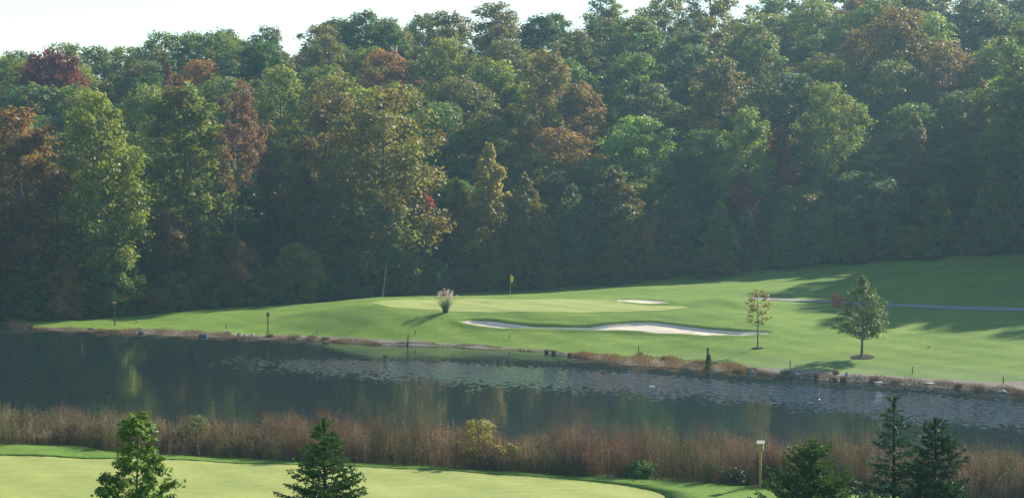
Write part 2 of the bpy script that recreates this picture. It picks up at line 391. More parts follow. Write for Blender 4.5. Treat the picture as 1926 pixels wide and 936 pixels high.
gf = outline([(697, 567.5), (730, 564.5), (800, 563), (900, 562.6), (1000, 562.8), (1080, 563), (1150, 565.5), (1170, 571), (1230, 575), (1300, 577), (1262, 583), (1200, 586), (1100, 588), (1000, 587.5), (900, 586.5), (840, 585), (780, 582), (730, 577.5), (703, 572)])
fill_sheet('putting_green', gf, 0.022, M_GREEN, (*drop(770, 572, 120, 230), *drop(1180, 578, 120, 230)))
# long front bunker as a strip between its lip and its front edge
def strip_between(top, bot, n, m, off, name, mat, inset=0.0):
    T = resample(top, n, False); B = resample(bot, n, False)
    return sheet(name, [T*(1-k) + B*k for k in np.linspace(0, 1, m)], off, mat)
i_r = 13
strip_between(bunk_front[:i_r+1], [bunk_front[0]] + bunk_front[:i_r:-1], 420, 26, 0.03, 'sand_bunker', M_SAND)
fill_sheet('sand_bunker', bunk_back, 0.02, M_SAND, (*drop(1175, 566, 120, 230), *drop(1245, 569, 120, 230)), 120, 10, 3)
pc = [at(px, py, d)[:2] for px, py, d in ((1400, 561, 175.3), (1440, 562, 174.5), (1560, 568, 170), (1700, 575, 165.5), (1926, 583, 159.5), (2150, 590, 153), (2400, 596, 147))]
PCn = resample(pc, 200, False); tg = np.gradient(PCn, axis=0); tg /= np.linalg.norm(tg, axis=1)[:, None]; nm = np.stack([-tg[:, 1], tg[:, 0]], 1)
sheet('cart_path', [PCn + nm*w for w in np.linspace(-1.35, 1.35, 6)], 0.035, M_PATH)
# near putting green, its collar of longer grass in front of the reeds
collar_px = [(-420, 842), (-100, 853), (0, 857), (170, 863), (330, 867), (560, 876), (760, 883), (960, 894), (1090, 904), (1180, 914), (1245, 928), (1262, 945), (1200, 962), (900, 985), (300, 985), (-420, 960)]
cg = [at_z(px, py, 0.8)[:2] for px, py in collar_px]
fill_sheet('putting_green', cg, 0.025, M_GREEN, (cg[0][0]+6, 84, 5.5, 84), 300, 30, 8)
def collar():
    m, nt, out = newmat('fringe_grass'); g = pos(nt); n2 = noise(nt, 5, 4, g, 0.7); n1 = noise(nt, 0.4, 3, g)
    c = ramp(nt, n1, [(0.3, (0.095, 0.185, 0.018)), (0.7, (0.14, 0.235, 0.028))])
    c = mixc(nt, 1.0, c, ramp(nt, n2, [(0.25, (0.7, 0.72, 0.7)), (0.75, (1.25, 1.22, 1.2))]), 'MULTIPLY')
    principled(nt, out, c, 0.9, 0.15, n2, 0.6, 0.05)
    front = resample(cg[:12], 300, False)
    front[:, 1] += 0.05*np.sin(np.arange(300)*0.9) + 0.04*np.sin(np.arange(300)*2.3)
    bx = [(-500, 818)] + [(px, py+2) for px, py in NEAR if -300 < px < 1500] + [(1700, 936), (1760, 955)]
    back = resample([at_z(px, py, 0.8)[:2] for px, py in bx], 300, False)
    rows = [front] + [front*(1-k) + back*k for k in np.linspace(0, 1, 8)]
    R = np.array(rows); z = ground(R[..., 0].ravel(), R[..., 1].ravel()).reshape(R.shape[:2]) + 0.05
    z[0] -= 0.06; z[-1] -= 0.04
    V = np.stack([R[..., 0].ravel(), R[..., 1].ravel(), z.ravel()], 1)
    tag(link('fringe_grass', mesh_np('fringe_grass', V, grid_faces(*R.shape[:2]), m, False)), kind='structure')
collar()

# ------------------------------------------------------------------ water
def mat_water():
    m, nt, out = newmat('pond_water'); g = pos(nt)
    mp = N(nt, 'Mapping'); mp.inputs['Scale'].default_value = (1.0, 0.75, 1); mp.inputs['Rotation'].default_value = (0, 0, 0.2); nt.links.new(g, mp.inputs['Vector'])
    a = N(nt, 'Attribute', attribute_name='v'); ruf = a.outputs['Fac']
    w1 = noise(nt, 5.0, 3, mp.outputs[0], 0.7)
    mp2 = N(nt, 'Mapping'); mp2.inputs['Scale'].default_value = (0.5, 1.0, 1); nt.links.new(g, mp2.inputs['Vector'])
    w2 = noise(nt, 1.2, 2, mp2.outputs[0])
    mp3 = N(nt, 'Mapping'); mp3.inputs['Scale'].default_value = (3.1, 1.45, 1); mp3.inputs['Rotation'].default_value = (0, 0, 0.05); nt.links.new(g, mp3.inputs['Vector'])
    sp_ = noise(nt, 1.0, 2, mp3.outputs[0], 0.55)
    mp4 = N(nt, 'Mapping'); mp4.inputs['Scale'].default_value = (0.5, 0.22, 1); nt.links.new(g, mp4.inputs['Vector'])
    big = noise(nt, 1.0, 3, mp4.outputs[0])
    mp5 = N(nt, 'Mapping'); mp5.inputs['Scale'].default_value = (2.6, 1.2, 1); mp5.inputs['Location'].default_value = (3, 9, 4); nt.links.new(g, mp5.inputs['Vector'])
    dash = mth(nt, 'ADD', mth(nt, 'ADD', noise(nt, 1.0, 2, mp5.outputs[0], 0.6), mth(nt, 'MULTIPLY', ruf, 0.50)), mth(nt, 'MULTIPLY', mth(nt, 'SUBTRACT', big, 0.5), 0.45))
    amp = mth(nt, 'MULTIPLY', mth(nt, 'SUBTRACT', dash, 0.78), 3.6, True)
    h = mth(nt, 'ADD', mth(nt, 'MULTIPLY', mth(nt, 'ADD', mth(nt, 'MULTIPLY', w1, 0.03), mth(nt, 'MULTIPLY', sp_, 0.72)), amp), mth(nt, 'MULTIPLY', w2, 0.03))
    p = principled(nt, out, (0.012, 0.020, 0.020), 0.03, 0.5, h, 1.0, 0.30); p.inputs['IOR'].default_value = 1.33
    return m
wx = np.linspace(-118, 122, 161); wy = np.linspace(86, 182, 121); WX, WY = np.meshgrid(wx, wy)
# wind-ruffled lane: runs from the far left of the pond to the near right
def lane(x, y):
    cpts = np.array([at_z(px, py, 0)[:2] for px, py in ((230, 660), (500, 685), (700, 694), (900, 705), (1100, 716), (1400, 738), (1700, 765), (1926, 785), (2300, 815))])
    top = np.array([at_z(px, py, 0)[:2] for px, py in ((230, 652), (500, 668), (700, 672), (900, 678), (1100, 690), (1400, 712), (1700, 733), (1926, 750), (2300, 770))])
    c0 = np.interp(x, cpts[:, 0], cpts[:, 1]); c1 = np.interp(x, top[:, 0], top[:, 1]); lo = 2*c0 - c1
    v = sstep(-3.0, 6.0, c1 - y) * sstep(-7.0, 11.0, y - (lo + 1))
    return v * sstep(cpts[0, 0] - 2, cpts[0, 0] + 18, x)
wv = lane(WX.ravel(), WY.ravel())
tag(link('pond_water', mesh_np('pond_water', np.stack([WX.ravel(), WY.ravel(), 0*WX.ravel()], 1), grid_faces(*WX.shape), mat_water(), True, None, wv)), kind='structure')

# ------------------------------------------------------------------ foliage builders
rng = np.random.default_rng(3)
def unit(v): return v / (np.linalg.norm(v, axis=-1, keepdims=True) + 1e-9)
def leaf_quads(P, size, up=0.4, aspect=0.62, outward=None, rg=rng):
    """diamond leaves at P with random planes; returns V (4n,3), F"""
    n = len(P); nrm = unit(rg.normal(size=(n, 3))); nrm[:, 2] = np.abs(nrm[:, 2]); nrm = unit(nrm + np.array([0, 0, up]))
    if outward is not None: nrm = unit(nrm + outward*0.5)
    a = unit(np.cross(nrm, unit(rg.normal(size=(n, 3))))); b = np.cross(nrm, a)
    s = (size * rg.uniform(0.6, 1.35, n))[:, None]
    v = np.stack([P - a*s, P - b*s*aspect + nrm*s*0.12, P + a*s, P + b*s*aspect + nrm*s*0.12], 1) 
    return v.reshape(-1, 3), np.arange(4*n).reshape(n, 4)
def profile(kind, t):
    if kind == 'oval': return math.sqrt(max(0.03, 1 - ((t-0.42)/0.62)**2)) if t > 0.42 else 0.62 + 0.38*math.sin(PI/2*t/0.42)
    if kind == 'tall': return math.sqrt(max(0.03, 1 - ((t-0.35)/0.68)**2))**1.15 if t > 0.35 else 0.7 + 0.3*t/0.35
    if kind == 'cone': return max(0.08, (1-t)**0.60) * (0.75+0.25*min(1, t/0.15))
    if kind == 'pear': return max(0.08, (1 - t)**0.62) * min(1, 0.62 + t*2.2) * 1.05
    if kind == 'lawn': return float(np.interp(t, [0, 0.05, 0.14, 0.32, 0.55, 0.70, 0.80, 0.90, 1], [0.45, 0.8, 1.0, 0.94, 0.80, 0.66, 0.40, 0.24, 0.10]))
    if kind == 'sap': return float(np.interp(t, [0, 0.1, 0.56, 0.66, 0.73, 0.80, 0.90, 0.97, 1], [0.6, 0.9, 1.0, 0.85, 0.50, 0.42, 0.42, 0.26, 0.12]))
    if kind == 'top': return math.sin(PI*min(1, t*0.9+0.1))**0.5
    return 1
PROFN = {}
def profv(kind, t):
    if kind not in PROFN: PROFN[kind] = np.array([profile(kind, k/200) for k in range(201)])
    return np.interp(t, np.linspace(0, 1, 201), PROFN[kind])
def broad_tree(seed, H=18.0, R=4.5, base=0.12, kind='oval', nl=46, leaves=30000, ls=0.17, lean=0.0, clump=1.0, trunk_r=0.28, gaps=0.0, lobes=1.0):
    rg = np.random.default_rng(seed); rn = random.Random(seed)
    mb = MB(); tp = []
    nseg = 9
    for i in range(nseg+1):
        t = i/nseg; tp.append((lean*t*H + 0.014*H*math.sin(t*3+seed)*t, 0.014*H*math.cos(t*4+seed)*t, H*0.95*t))
    mb.tube(tp, [trunk_r*(1-0.85*(i/nseg))*(1.35 if i == 0 else 1) for i in range(nseg+1)], 7)
    def tr(h):
        f = max(0, h)/(H*0.95)*nseg; i = min(nseg-1, int(f)); return Vector(tp[i]).lerp(Vector(tp[i+1]), min(1, f-i))
    cl = []
    for k in range(nl):
        t = (k + rn.random())/nl; h = H*(base + (0.97-base)*t)
        az = k*2.39996 + rn.uniform(-0.5, 0.5); L = R*profile(kind, t)*rn.uniform(0.50, 1.18)
        hb = max(H*base*0.8, h - L*rn.uniform(0.35, 0.8)); p0 = tr(min(hb, H*0.9)); c = tr(min(h, H*0.93))
        e = Vector((c.x + math.cos(az)*L, c.y + math.sin(az)*L, h)); mid = p0.lerp(e, 0.5) + Vector((0, 0, -0.08*L))
        mb.tube([p0, mid, e], [max(0.03, 0.085*(1-t*0.6))*trunk_r/0.28, 0.05*trunk_r/0.28, 0.015], 4, False)
        cr = clump*R*0.235*(0.55+0.45*profile(kind, t))*rn.uniform(0.65, 1.3)
        cl.append((e, cr, rn.random()))
        if L > 0.35*R: cl.append((mid.lerp(e, rn.uniform(0.2, 0.7)) + Vector((rn.uniform(-.12, .12)*R, rn.uniform(-.12, .12)*R, rn.uniform(0, .15)*R)), cr*1.1, rn.random()))
    wt = np.array([c[1]**2.3 for c in cl]); wt /= wt.sum(); Ps, Vs, Os = [], [], []
    nA = int(leaves*0.72)
    for (c, r, q), w_ in zip(cl, wt):
        n = max(12, int(nA*w_)); d = unit(rg.normal(size=(n, 3)))
        rad = rg.uniform(0.1, 1.0, n)**0.5 * (1 + 0.30*np.sin(d[:, 0]*5+q*9)*np.sin(d[:, 1]*4+q*5)) * np.where(rg.random(n) < 0.12, rg.uniform(1.1, 1.6, n), 1)
        p = d*rad[:, None]*np.array([r, r, r*0.62]); p[:, 2] -= 0.20*(p[:, 0]**2+p[:, 1]**2)/r
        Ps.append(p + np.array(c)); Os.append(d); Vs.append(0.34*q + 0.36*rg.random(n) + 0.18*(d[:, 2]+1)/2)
    # leaves between the boughs, through the crown's envelope
    n = int(leaves*0.28*1.15); t = rg.random(n)**0.9; az = rg.uniform(0, 2*PI, n)
    lob = 1 + lobes*(0.20*np.sin(3*az+t*7+seed) + 0.12*np.sin(5*az-t*13+seed*2) + 0.10*np.sin(t*31+2*az))
    rad = R*profv(kind, t)*lob*rg.uniform(0.15, 1, n)**0.5*0.93; h = H*(base + (0.985-base)*t) + rg.normal(size=n)*0.01*H
    ax = np.array([[tr(q*H).x, tr(q*H).y] for q in np.linspace(0, 0.95, 20)]); cx = np.interp(h/H, np.linspace(0, 0.95, 20), ax[:, 0]); cy = np.interp(h/H, np.linspace(0, 0.95, 20), ax[:, 1])
    P = np.stack([cx+np.cos(az)*rad, cy+np.sin(az)*rad, h], 1)
    s_ = 6.5/R; nz = np.sin(P[:, 0]*s_+seed)*np.sin(P[:, 1]*s_*0.9+2)*1.0 + np.sin(P[:, 2]*s_*1.2+P[:, 0]*s_*0.5+seed) + 0.6*np.sin(P[:, 1]*s_*1.9-P[:, 2]*s_*1.4)
    k = nz > 0.0 + gaps*1.2
    P = P[k]; Ps.append(P); Os.append(unit(np.stack([np.cos(az[k]), np.sin(az[k]), 0.5+0*az[k]], 1))); Vs.append(0.15+0.5*rg.random(len(P)) + 0.10*nz[k])
    P = np.concatenate(Ps); O = np.concatenate(Os); vv = np.clip(np.concatenate(Vs), 0, 1)
    k = P[:, 2] > H*base*0.5; P, O, vv = P[k], O[k], vv[k]
    V, F = leaf_quads(P, ls, 0.35, 0.62, O, rg)
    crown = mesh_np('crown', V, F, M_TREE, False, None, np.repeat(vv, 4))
    trunk = mesh_np('trunk', mb.v, mb.f, M_BARK, True)
    return trunk, crown, H, R
PR = {
 'oak':   broad_tree(11, 18, 5.0, 0.12, 'oval', 60, 27000),
 'oak2':  broad_tree(12, 18, 4.7, 0.08, 'oval', 68, 27000, clump=0.9),
 'maple': broad_tree(13, 18, 4.3, 0.06, 'tall', 74, 28000),
 'tall':  broad_tree(14, 20, 3.8, 0.14, 'tall', 64, 25000, clump=1.05),
 'round': broad_tree(15, 12, 4.4, 0.06, 'oval', 54, 24000),
 'cone':  broad_tree(16, 9, 2.9, 0.03, 'cone', 54, 22000, 0.13),
 'cone2': broad_tree(17, 10, 2.7, 0.03, 'pear', 54, 22000, 0.13),
 'sparse': broad_tree(18, 21, 4.2, 0.55, 'top', 30, 9500, 0.16, lean=0.075, clump=0.9, trunk_r=0.24, gaps=0.6),
 'bush':  broad_tree(19, 3.5, 1.9, 0.0, 'oval', 30, 8000, 0.11, trunk_r=0.08),
 'slim':  broad_tree(20, 11, 2.2, 0.38, 'tall', 30, 8000, 0.14, clump=1.1, trunk_r=0.13),
}
K_ = 2.0
def olive(c): return (c[0]*1.14, c[1]*1.02, c[2]*0.95)
GREEN = (0.060, 0.100, 0.022); DKG = (0.042, 0.080, 0.024); YG = (0.105, 0.135, 0.026); LG = (0.095, 0.140, 0.030)
OLI = (0.085, 0.095, 0.026); ORG = (0.15, 0.092, 0.028); BRN = (0.125, 0.066, 0.036); RED = (0.165, 0.032, 0.030); DRD = (0.085, 0.022, 0.030); YEL = (0.19, 0.155, 0.028); GRG = (0.068, 0.095, 0.042)
def plant_tree(x, y, proto, h, w, color, alpha, label, group=None, name='broadleaf_tree', rz=None, cat='tree', pale=False, lean=0):
    t, c, H, R = PR[proto]; sz = h/H; sx = w/(2*R*1.12)
    o = empty(name, (x, y, gz(x, y) - 0.08), random.uniform(0, 6.28) if rz is None else rz, (sx*random.uniform(0.88, 1.12), sx*random.uniform(0.88, 1.12), sz))
    if name == 'broadleaf_tree' and rz is None: o.rotation_euler = (random.uniform(-.06, .06), random.uniform(-.06, .06), o.rotation_euler[2])
    tag(o, label, cat, group)
    link('trunk', t, o) if not pale else pale_trunk(t, o)
    cr = link('crown', c, o); color = olive(color) if color[1] > color[0] else color; cr.color = (color[0]*K_, color[1]*K_, color[2]*K_, alpha)
    return o
_pt = {}
def pale_trunk(t, o):
    if t.name not in _pt:
        m = t.copy(); m.materials.clear(); m.materials.append(M_BARKP); _pt[t.name] = m
    return link('trunk', _pt[t.name], o)

# trees of the wood that the photograph lets one tell apart: px of the axis, py of the top, distance, width in px, proto, colour, tinge, label
LM = [
 (45, 200, 177, 205, 'maple', BRN, 0.42, 'rusty brown maple leaning over the pond at the left end of the wood'),
 (-60, 260, 178, 180, 'oak', GREEN, 0.40, 'green oak at the far left edge of the wood beside the rusty brown maple'),
 (188, 168, 178, 185, 'maple', YG, 0.12, 'bright yellow-green maple in the front row beside the rusty brown maple'),
 (345, 150, 191, 170, 'tall', (0.085, 0.125, 0.028), 0.40, 'tall green tree with yellowing tips right of the bright yellow-green maple'),
 (322, 392, 182, 100, 'slim', (0.12, 0.075, 0.03), 0.5, 'thin brownish-orange young tree low in front of the tall wood'),
 (392, 415, 185, 95, 'slim', GREEN, 0.3, 'thin green tree with a bare pale trunk standing on the lawn edge'),
 (605, 165, 205, 190, 'oak2', (0.12, 0.105, 0.03), 0.52, 'orange-tinged oak rising behind the left side of the big sunlit oak'),
 (725, 160, 198, 215, 'oak', (0.110, 0.125, 0.032), 0.46, 'big sunlit yellow-green oak with pale glinting leaves above the left end of the far green'),
 (565, 300, 197, 120, 'cone2', ORG, 0.5, 'orange-brown narrow tree between the leaning red tree and the big sunlit oak'),
 (632, 350, 196, 120, 'round', (0.06, 0.085, 0.03), 0.45, 'olive green lower tree under the orange-tinged oak'),
 (800, 330, 204, 90, 'cone', RED, 0.1, 'small crimson tree tucked behind the right edge of the big sunlit oak'),
 (862, 330, 203, 95, 'cone2', ORG, 0.5, 'orange young tree just above the pampas grass clump'),
 (918, 262, 206, 115, 'cone2', YEL, 0.35, 'golden yellow young tree above the far green, right of the orange one'),
 (990, 325, 204, 120, 'cone', OLI, 0.48, 'olive and ochre young tree above the yellow flag'),
 (1012, 88, 228, 125, 'oak2', (0.12, 0.125, 0.032), 0.50, 'yellowish oak standing out high on the slope above the yellow flag'),
 (1105, 150, 229, 100, 'tall', ORG, 0.42, 'dull orange tree half hidden behind the yellowish oak'),
 (1075, 345, 206, 130, 'cone', GRG, 0.36, 'grey-green conical young tree between the yellow flag and the back bunker'),
 (1165, 310, 207, 150, 'cone2', (0.085, 0.09, 0.035), 0.47, 'large olive conical tree with a warm top above the small back bunker'),
 (1150, 462, 202, 85, 'cone', (0.13, 0.11, 0.03), 0.4, 'low golden bushy tree at the foot of the wood above the small back bunker'),
 (1262, 348, 207, 140, 'cone', GRG, 0.36, 'dull green rounded cone tree right of the large olive conical tree'),
 (1347, 452, 202, 95, 'cone', (0.14, 0.10, 0.028), 0.42, 'low ochre bushy tree at the wood edge left of the thin lawn sapling'),
 (1410, 200, 213, 120, 'maple', LG, 0.18, 'pale green tree catching the sun above the thin lawn sapling'),
 (1462, 228, 214, 110, 'cone2', (0.15, 0.04, 0.03), 0.42, 'red-leaved tree between the two pale green trees on the right'),
 (1385, 320, 208, 110, 'cone', (0.13, 0.035, 0.032), 0.42, 'dark red bushy tree below the pale green tree'),
 (1548, 153, 217, 145, 'oak', LG, 0.38, 'pale green broad tree left of and above the round lawn tree'),
 (1500, 345, 208, 130, 'round', GRG, 0.40, 'grey-green round tree below the pale green broad tree'),
 (1625, 318, 209, 165, 'round', (0.05, 0.085, 0.045), 0.3, 'blue-green dome-shaped tree directly above the round lawn tree'),
 (1683, 12, 242, 185, 'oak', (0.15, 0.088, 0.04), 0.60, 'copper-brown oak high on the slope at the upper right'),
 (1715, 205, 214, 105, 'cone2', OLI, 0.48, 'ochre narrow tree with pointed top right of the dome-shaped tree'),
 (1842, 142, 217, 105, 'cone2', (0.13, 0.11, 0.032), 0.46, 'golden-olive pointed tree near the right end of the wood'),
 (1912, 120, 219, 140, 'maple', LG, 0.36, 'light green tree cut by the right edge of the photo'),
 (1790, 330, 207, 140, 'cone', (0.055, 0.08, 0.035), 0.42, 'dull green and brown bushy tree below the golden-olive pointed tree'),
 (1890, 340, 206, 120, 'slim', GREEN, 0.3, 'slim green tree with a visible grey trunk at the right edge of the wood'),
 (75, 88, 246, 110, 'round', DRD, 0.05, 'dark maroon tree on the skyline at the upper left'),
 (128, 100, 248, 80, 'round', (0.10, 0.026, 0.032), 0.1, 'smaller maroon tree on the skyline touching the dark maroon one'),
 (307, 112, 240, 75, 'cone2', (0.13, 0.05, 0.04), 0.2, 'faded pink-red treetop on the upper left slope'),
 (255, 155, 222, 140, 'oak', (0.09, 0.13, 0.03), 0.25, 'yellow-green oak behind the bright yellow-green maple'),
 (22, 106, 262, 120, 'oak', GREEN, 0.35, 'green skyline tree at the extreme upper left corner'),
 (182, 82, 270, 125, 'oak2', GREEN, 0.30, 'green skyline tree just right of the maroon pair'),
 (300, 58, 276, 125, 'oak', GREEN, 0.32, 'rounded green skyline tree above the faded pink-red treetop'),
 (352, 56, 279, 95, 'tall', LG, 0.30, 'narrow light green skyline tree right of the rounded green one'),
 (432, 50, 278, 110, 'oak2', GREEN, 0.33, 'green skyline tree straight above the left side of the leaning red tree'),
 (497, 48, 280, 110, 'oak', DKG, 0.30, 'dark green skyline tree straight above the leaning red tree'),
 (590, 42, 276, 130, 'oak2', OLI, 0.5, 'ochre-tinged skyline tree above the orange-tinged oak'),
 (690, 16, 282, 110, 'tall', GREEN, 0.3, 'tall green skyline tree poking up above the big sunlit oak'),
 (742, 30, 278, 110, 'oak', OLI, 0.42, 'olive skyline tree right of the tall one poking up'),
 (806, 20, 284, 95, 'oak2', GREEN, 0.3, 'green skyline tree above the pampas grass clump, standing clear of its neighbours'),
 (530, 118, 228, 140, 'oak2', (0.10, 0.135, 0.03), 0.30, 'fresh green oak in the row behind the leaning red tree'),
]
occupied = []
for i, (px, py, d, w, pr, colr, al, lab) in enumerate(LM):
    x, _, zt = at(px, py, d); h = zt - gz(x, d)
    occupied.append((x, d, w/pxm(d)/2))
    plant_tree(x, d, pr, max(3, h), 1.13*w/pxm(d), colr, al, lab, pale=(pr == 'slim'))
# the leaning red tree
x, _, zt = at(492, 148, 189); bx = at(435, 577, 187)[0]
o = plant_tree(bx, 187, 'sparse', zt - gz(bx, 187), 6.2, (0.105, 0.058, 0.045), 0.35, 'sparse dusty red tree on a long bare grey trunk leaning right', pale=False, rz=0.0)
o2 = plant_tree(at(724, 560, 193)[0] - 0.3, 193, 'slim', 9.5, 3.6, GREEN, 0.35, 'slim green tree with pale slanting trunk just behind the left end of the far green', pale=True, rz=0.4)
o2.rotation_euler = (0, 0.13, 0)

# filler trees up the wooded hill; each label says colour, row and what it stands above
ROWN = ['front', 'second', 'third', 'fourth', 'fifth', 'sixth', 'skyline']
ROWS = [212, 222, 233, 244, 256, 269, 283]
COLS = [(-1e9, 'left frame edge'), (30, 'pond tip'), (160, 'left birdhouse'), (290, 'brown bank'), (430, 'leaning trunk'), (560, 'left lawn slope'), (660, 'green\'s left end'), (790, 'pampas grass'),
        (890, 'yellow flag'), (1040, 'far green\'s middle'), (1150, 'back bunker'), (1270, 'grassy mound'), (1390, 'thin sapling'), (1500, 'orange shrub'), (1590, 'round lawn tree'), (1690, 'sunlit path'), (1810, 'path end'), (1940, 'right frame edge')]
palette = [(GREEN, 'green', 5), (DKG, 'dark green', 3), (LG, 'light green', 3), (OLI, 'olive', 5), ((0.10, 0.13, 0.024), 'yellow-green', 5), (GRG, 'grey-green', 3), (ORG, 'orange-tinged', 0.5), (BRN, 'brownish', 0.4)]
fill = []
rr = random.Random(5)
def fill_tree(x, d, row, pr, h, w):
    z = gz(x, d); px = 963 + FPX*x/d
    colr, cn, _ = rr.choices(palette, [p[2] for p in palette])[0]
    colr = tuple(c*rr.uniform(0.85, 1.18) for c in colr)
    shape = {'oak': 'broad', 'oak2': 'bushy', 'maple': 'tall', 'tall': 'narrow', 'round': 'round'}[pr]
    col = [c for c in COLS if px >= c[0]][-1][1]
    fill.append(dict(x=x, d=d, pr=pr, h=h, w=w, c=colr, al=rr.uniform(0.15, 0.46), lab=f'{cn} {shape} tree, {ROWN[row]} row of wood, above {col}' if row < 6 else f'{cn} {shape} tree on skyline above {col}', px=px))
for r, d0 in enumerate(ROWS):
    half = d0*0.268 + 10; x = -half - rr.uniform(0, 5)
    while x < half + (14 if r < 4 else 4):
        x += rr.uniform(6.6, 9.2); d = d0 + rr.uniform(-4, 4); px = 963 + FPX*x/d
        if px < 560 and r == 0: d -= 12 if px < 300 else 8
        if any(abs(ox - x) < ow*0.8 and abs(od - d) < 5 for ox, od, ow in occupied): continue
        pr = rr.choice(['oak', 'oak2', 'maple', 'tall', 'oak', 'oak2'])
        h = rr.uniform(13, 16) if r == 0 else rr.uniform(15.5, 19.5)
        if px > 850 and r == 0: h = rr.uniform(9.5, 12)
        if px > 850 and r == 1: h = rr.uniform(12.5, 15)
        if r == 6: h = rr.uniform(17.2, 19) if x < 0 else rr.uniform(16, 18.5) + 3.0*min(1, x/45)
        fill_tree(x, d, r, pr, h, rr.uniform(10.0, 14.0) * (0.85 if pr in ('maple', 'tall') else 1))
from collections import Counter
for _ in range(3):
    cnt = Counter(f['lab'] for f in fill)
    for lab, n in cnt.items():
        if n > 1:
            g = sorted([f for f in fill if f['lab'] == lab], key=lambda f: f['px'])
            words = ['left', 'right'] if n == 2 else ['left', 'middle', 'right', 'rightmost'][:n]
            for wd, f in zip(words, g): f['lab'] = f['lab'] + f', {wd} of {n}'
for f in fill:
    plant_tree(f['x'], f['d'], f['pr'], f['h'], f['w'], f['c'], f['al'], f['lab'], 'trees of the wooded hill')
# big trees of the wood beyond the right edge of the frame, whose shade falls over the fairway
for i, (x, d, h) in enumerate([(57, 192, 21), (66, 191, 31), (77, 187, 32), (64, 200, 31), (55, 201, 20), (56, 209, 24), (70, 196, 28), (79, 199, 29), (86, 185, 32), (94, 180, 32), (72, 182, 29), (88, 193, 30), (103, 176, 29), (66, 208, 29), (75, 206, 30), (100, 188, 30), (90, 173, 29), (70, 180, 29), (75, 176, 28), (62, 184, 27), (82, 176, 31), (57, 187, 21), (83, 168, 29), (92, 166, 30)]):
    plant_tree(x, d, ['oak', 'maple', 'oak2'][i % 3], h, 12, GREEN, 0.4, 'tall green tree of the wood outside the right edge of the photo', 'trees right of the photo')
# left continuation
for i, (x, d, h) in enumerate([(-62, 176, 19), (-71, 181, 20), (-80, 177, 18), (-66, 190, 20)]):
    plant_tree(x, d, ['oak', 'maple', 'oak2'][i % 3], h, 10, GREEN, 0.4, 'green tree of the wood outside the left edge of the photo', 'trees left of the photo')

# undergrowth along the wood's edge: small trees and bushes
und = []
px = -60
while px < 2000:
    d = float(treeline((px-963)/19.0)) + rr.uniform(1.0, 3.0)
    x = (px-963)/pxm(d)
    colr, cn = rr.choice([(GREEN, 'green'), (DKG, 'dark green'), (OLI, 'olive'), (GRG, 'grey-green'), (GREEN, 'green'), (OLI, 'olive'), (BRN, 'rusty'), (ORG, 'orange-tinged'), ((0.12, 0.10, 0.028), 'ochre')])
    big = rr.random() < 0.55
    near = [c for c in COLS if px >= c[0]][-1][1]
    und.append(dict(px=px, x=x, d=d, big=big, c=colr, h=rr.uniform(5.0, 8.5) if big else rr.uniform(2.2, 4.0), w=rr.uniform(4.4, 6) if big else rr.uniform(3.2, 5), lab=f'{cn} {"bushy young tree" if big else "low bush"} at wood\'s foot behind {near}'))
    px += rr.uniform(34, 58)
cnt = Counter(f['lab'] for f in und)
for lab, n in cnt.items():
    if n > 1:
        for wd, f in zip(['left', 'middle', 'right', 'rightmost'] if n > 2 else ['left', 'right'], [f for f in und if f['lab'] == lab]):
            f['lab'] = f['lab'] + f', {wd} of {n}'
for f in und:
    plant_tree(f['x'], f['d'], rr.choice(['cone', 'cone2', 'round']) if f['big'] else 'bush', f['h'], f['w'], tuple(q*1.3 for q in f['c']), rr.uniform(0.25, 0.5), f['lab'], 'undergrowth along the wood edge', name='young_tree' if f['big'] else 'bush', cat='tree' if f['big'] else 'bush')

# ------------------------------------------------------------------ lawn trees
def solo_tree(name, px, py, d_, h, w, kind, seed, cols, label, nl, per, ls, base, tr=0.10, clump=0.7, cat='tree', mat=None, ring=0.0, zbase=None, bark=None, xy=None, gaps=0.0):
    """a tree with its own crown mesh coloured leaf by leaf"""
    x, y = xy if xy else drop(px, py)
    t, c, H, R = broad_tree(seed, h, w/2, base, kind, nl, per, ls, clump=clump, trunk_r=tr, lobes=1.1, gaps=gaps)
    n = len(c.vertices); vals = np.empty(n, np.float32); c.attributes['v'].data.foreach_get('value', vals)
    cols = np.array(cols); idx = np.random.default_rng(seed).integers(0, len(cols), n//4)
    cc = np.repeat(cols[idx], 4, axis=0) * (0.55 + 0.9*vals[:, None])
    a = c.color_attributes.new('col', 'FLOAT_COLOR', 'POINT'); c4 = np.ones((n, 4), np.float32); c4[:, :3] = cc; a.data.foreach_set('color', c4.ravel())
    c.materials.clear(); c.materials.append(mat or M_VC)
    if bark: t.materials.clear(); t.materials.append(bark)
    o = empty(name, (x, y, gz(x, y) - 0.02)); tag(o, label, cat)
    link('trunk', t, o); link('crown', c, o); return o, x, y
def mulch(x, y, r, label):
    mb = MB(); n = 28; mb.v.append((x, y, gz(x, y) + 0.10))
    rg = random.Random(int(x*10))
    for q, hh in ((0.5, 0.08), (0.85, 0.05), (1.0, -0.03)):
        for k in range(n):
            th = 2*PI*k/n; R = r*q*(1+rg.uniform(-.05, .05)); X, Y = x+math.cos(th)*R, y+math.sin(th)*R; mb.v.append((X, Y, gz(X, Y)+hh))
    for k in range(n): mb.f.append((0, 1+k, 1+(k+1) % n))
    for j in range(2):
        for k in range(n): mb.f.append((1+j*n+k, 1+(j+1)*n+k, 1+(j+1)*n+(k+1) % n, 1+j*n+(k+1) % n))
    tag(mb.build('mulch_ring', M_MULCH, smooth=True), label, 'mulch')
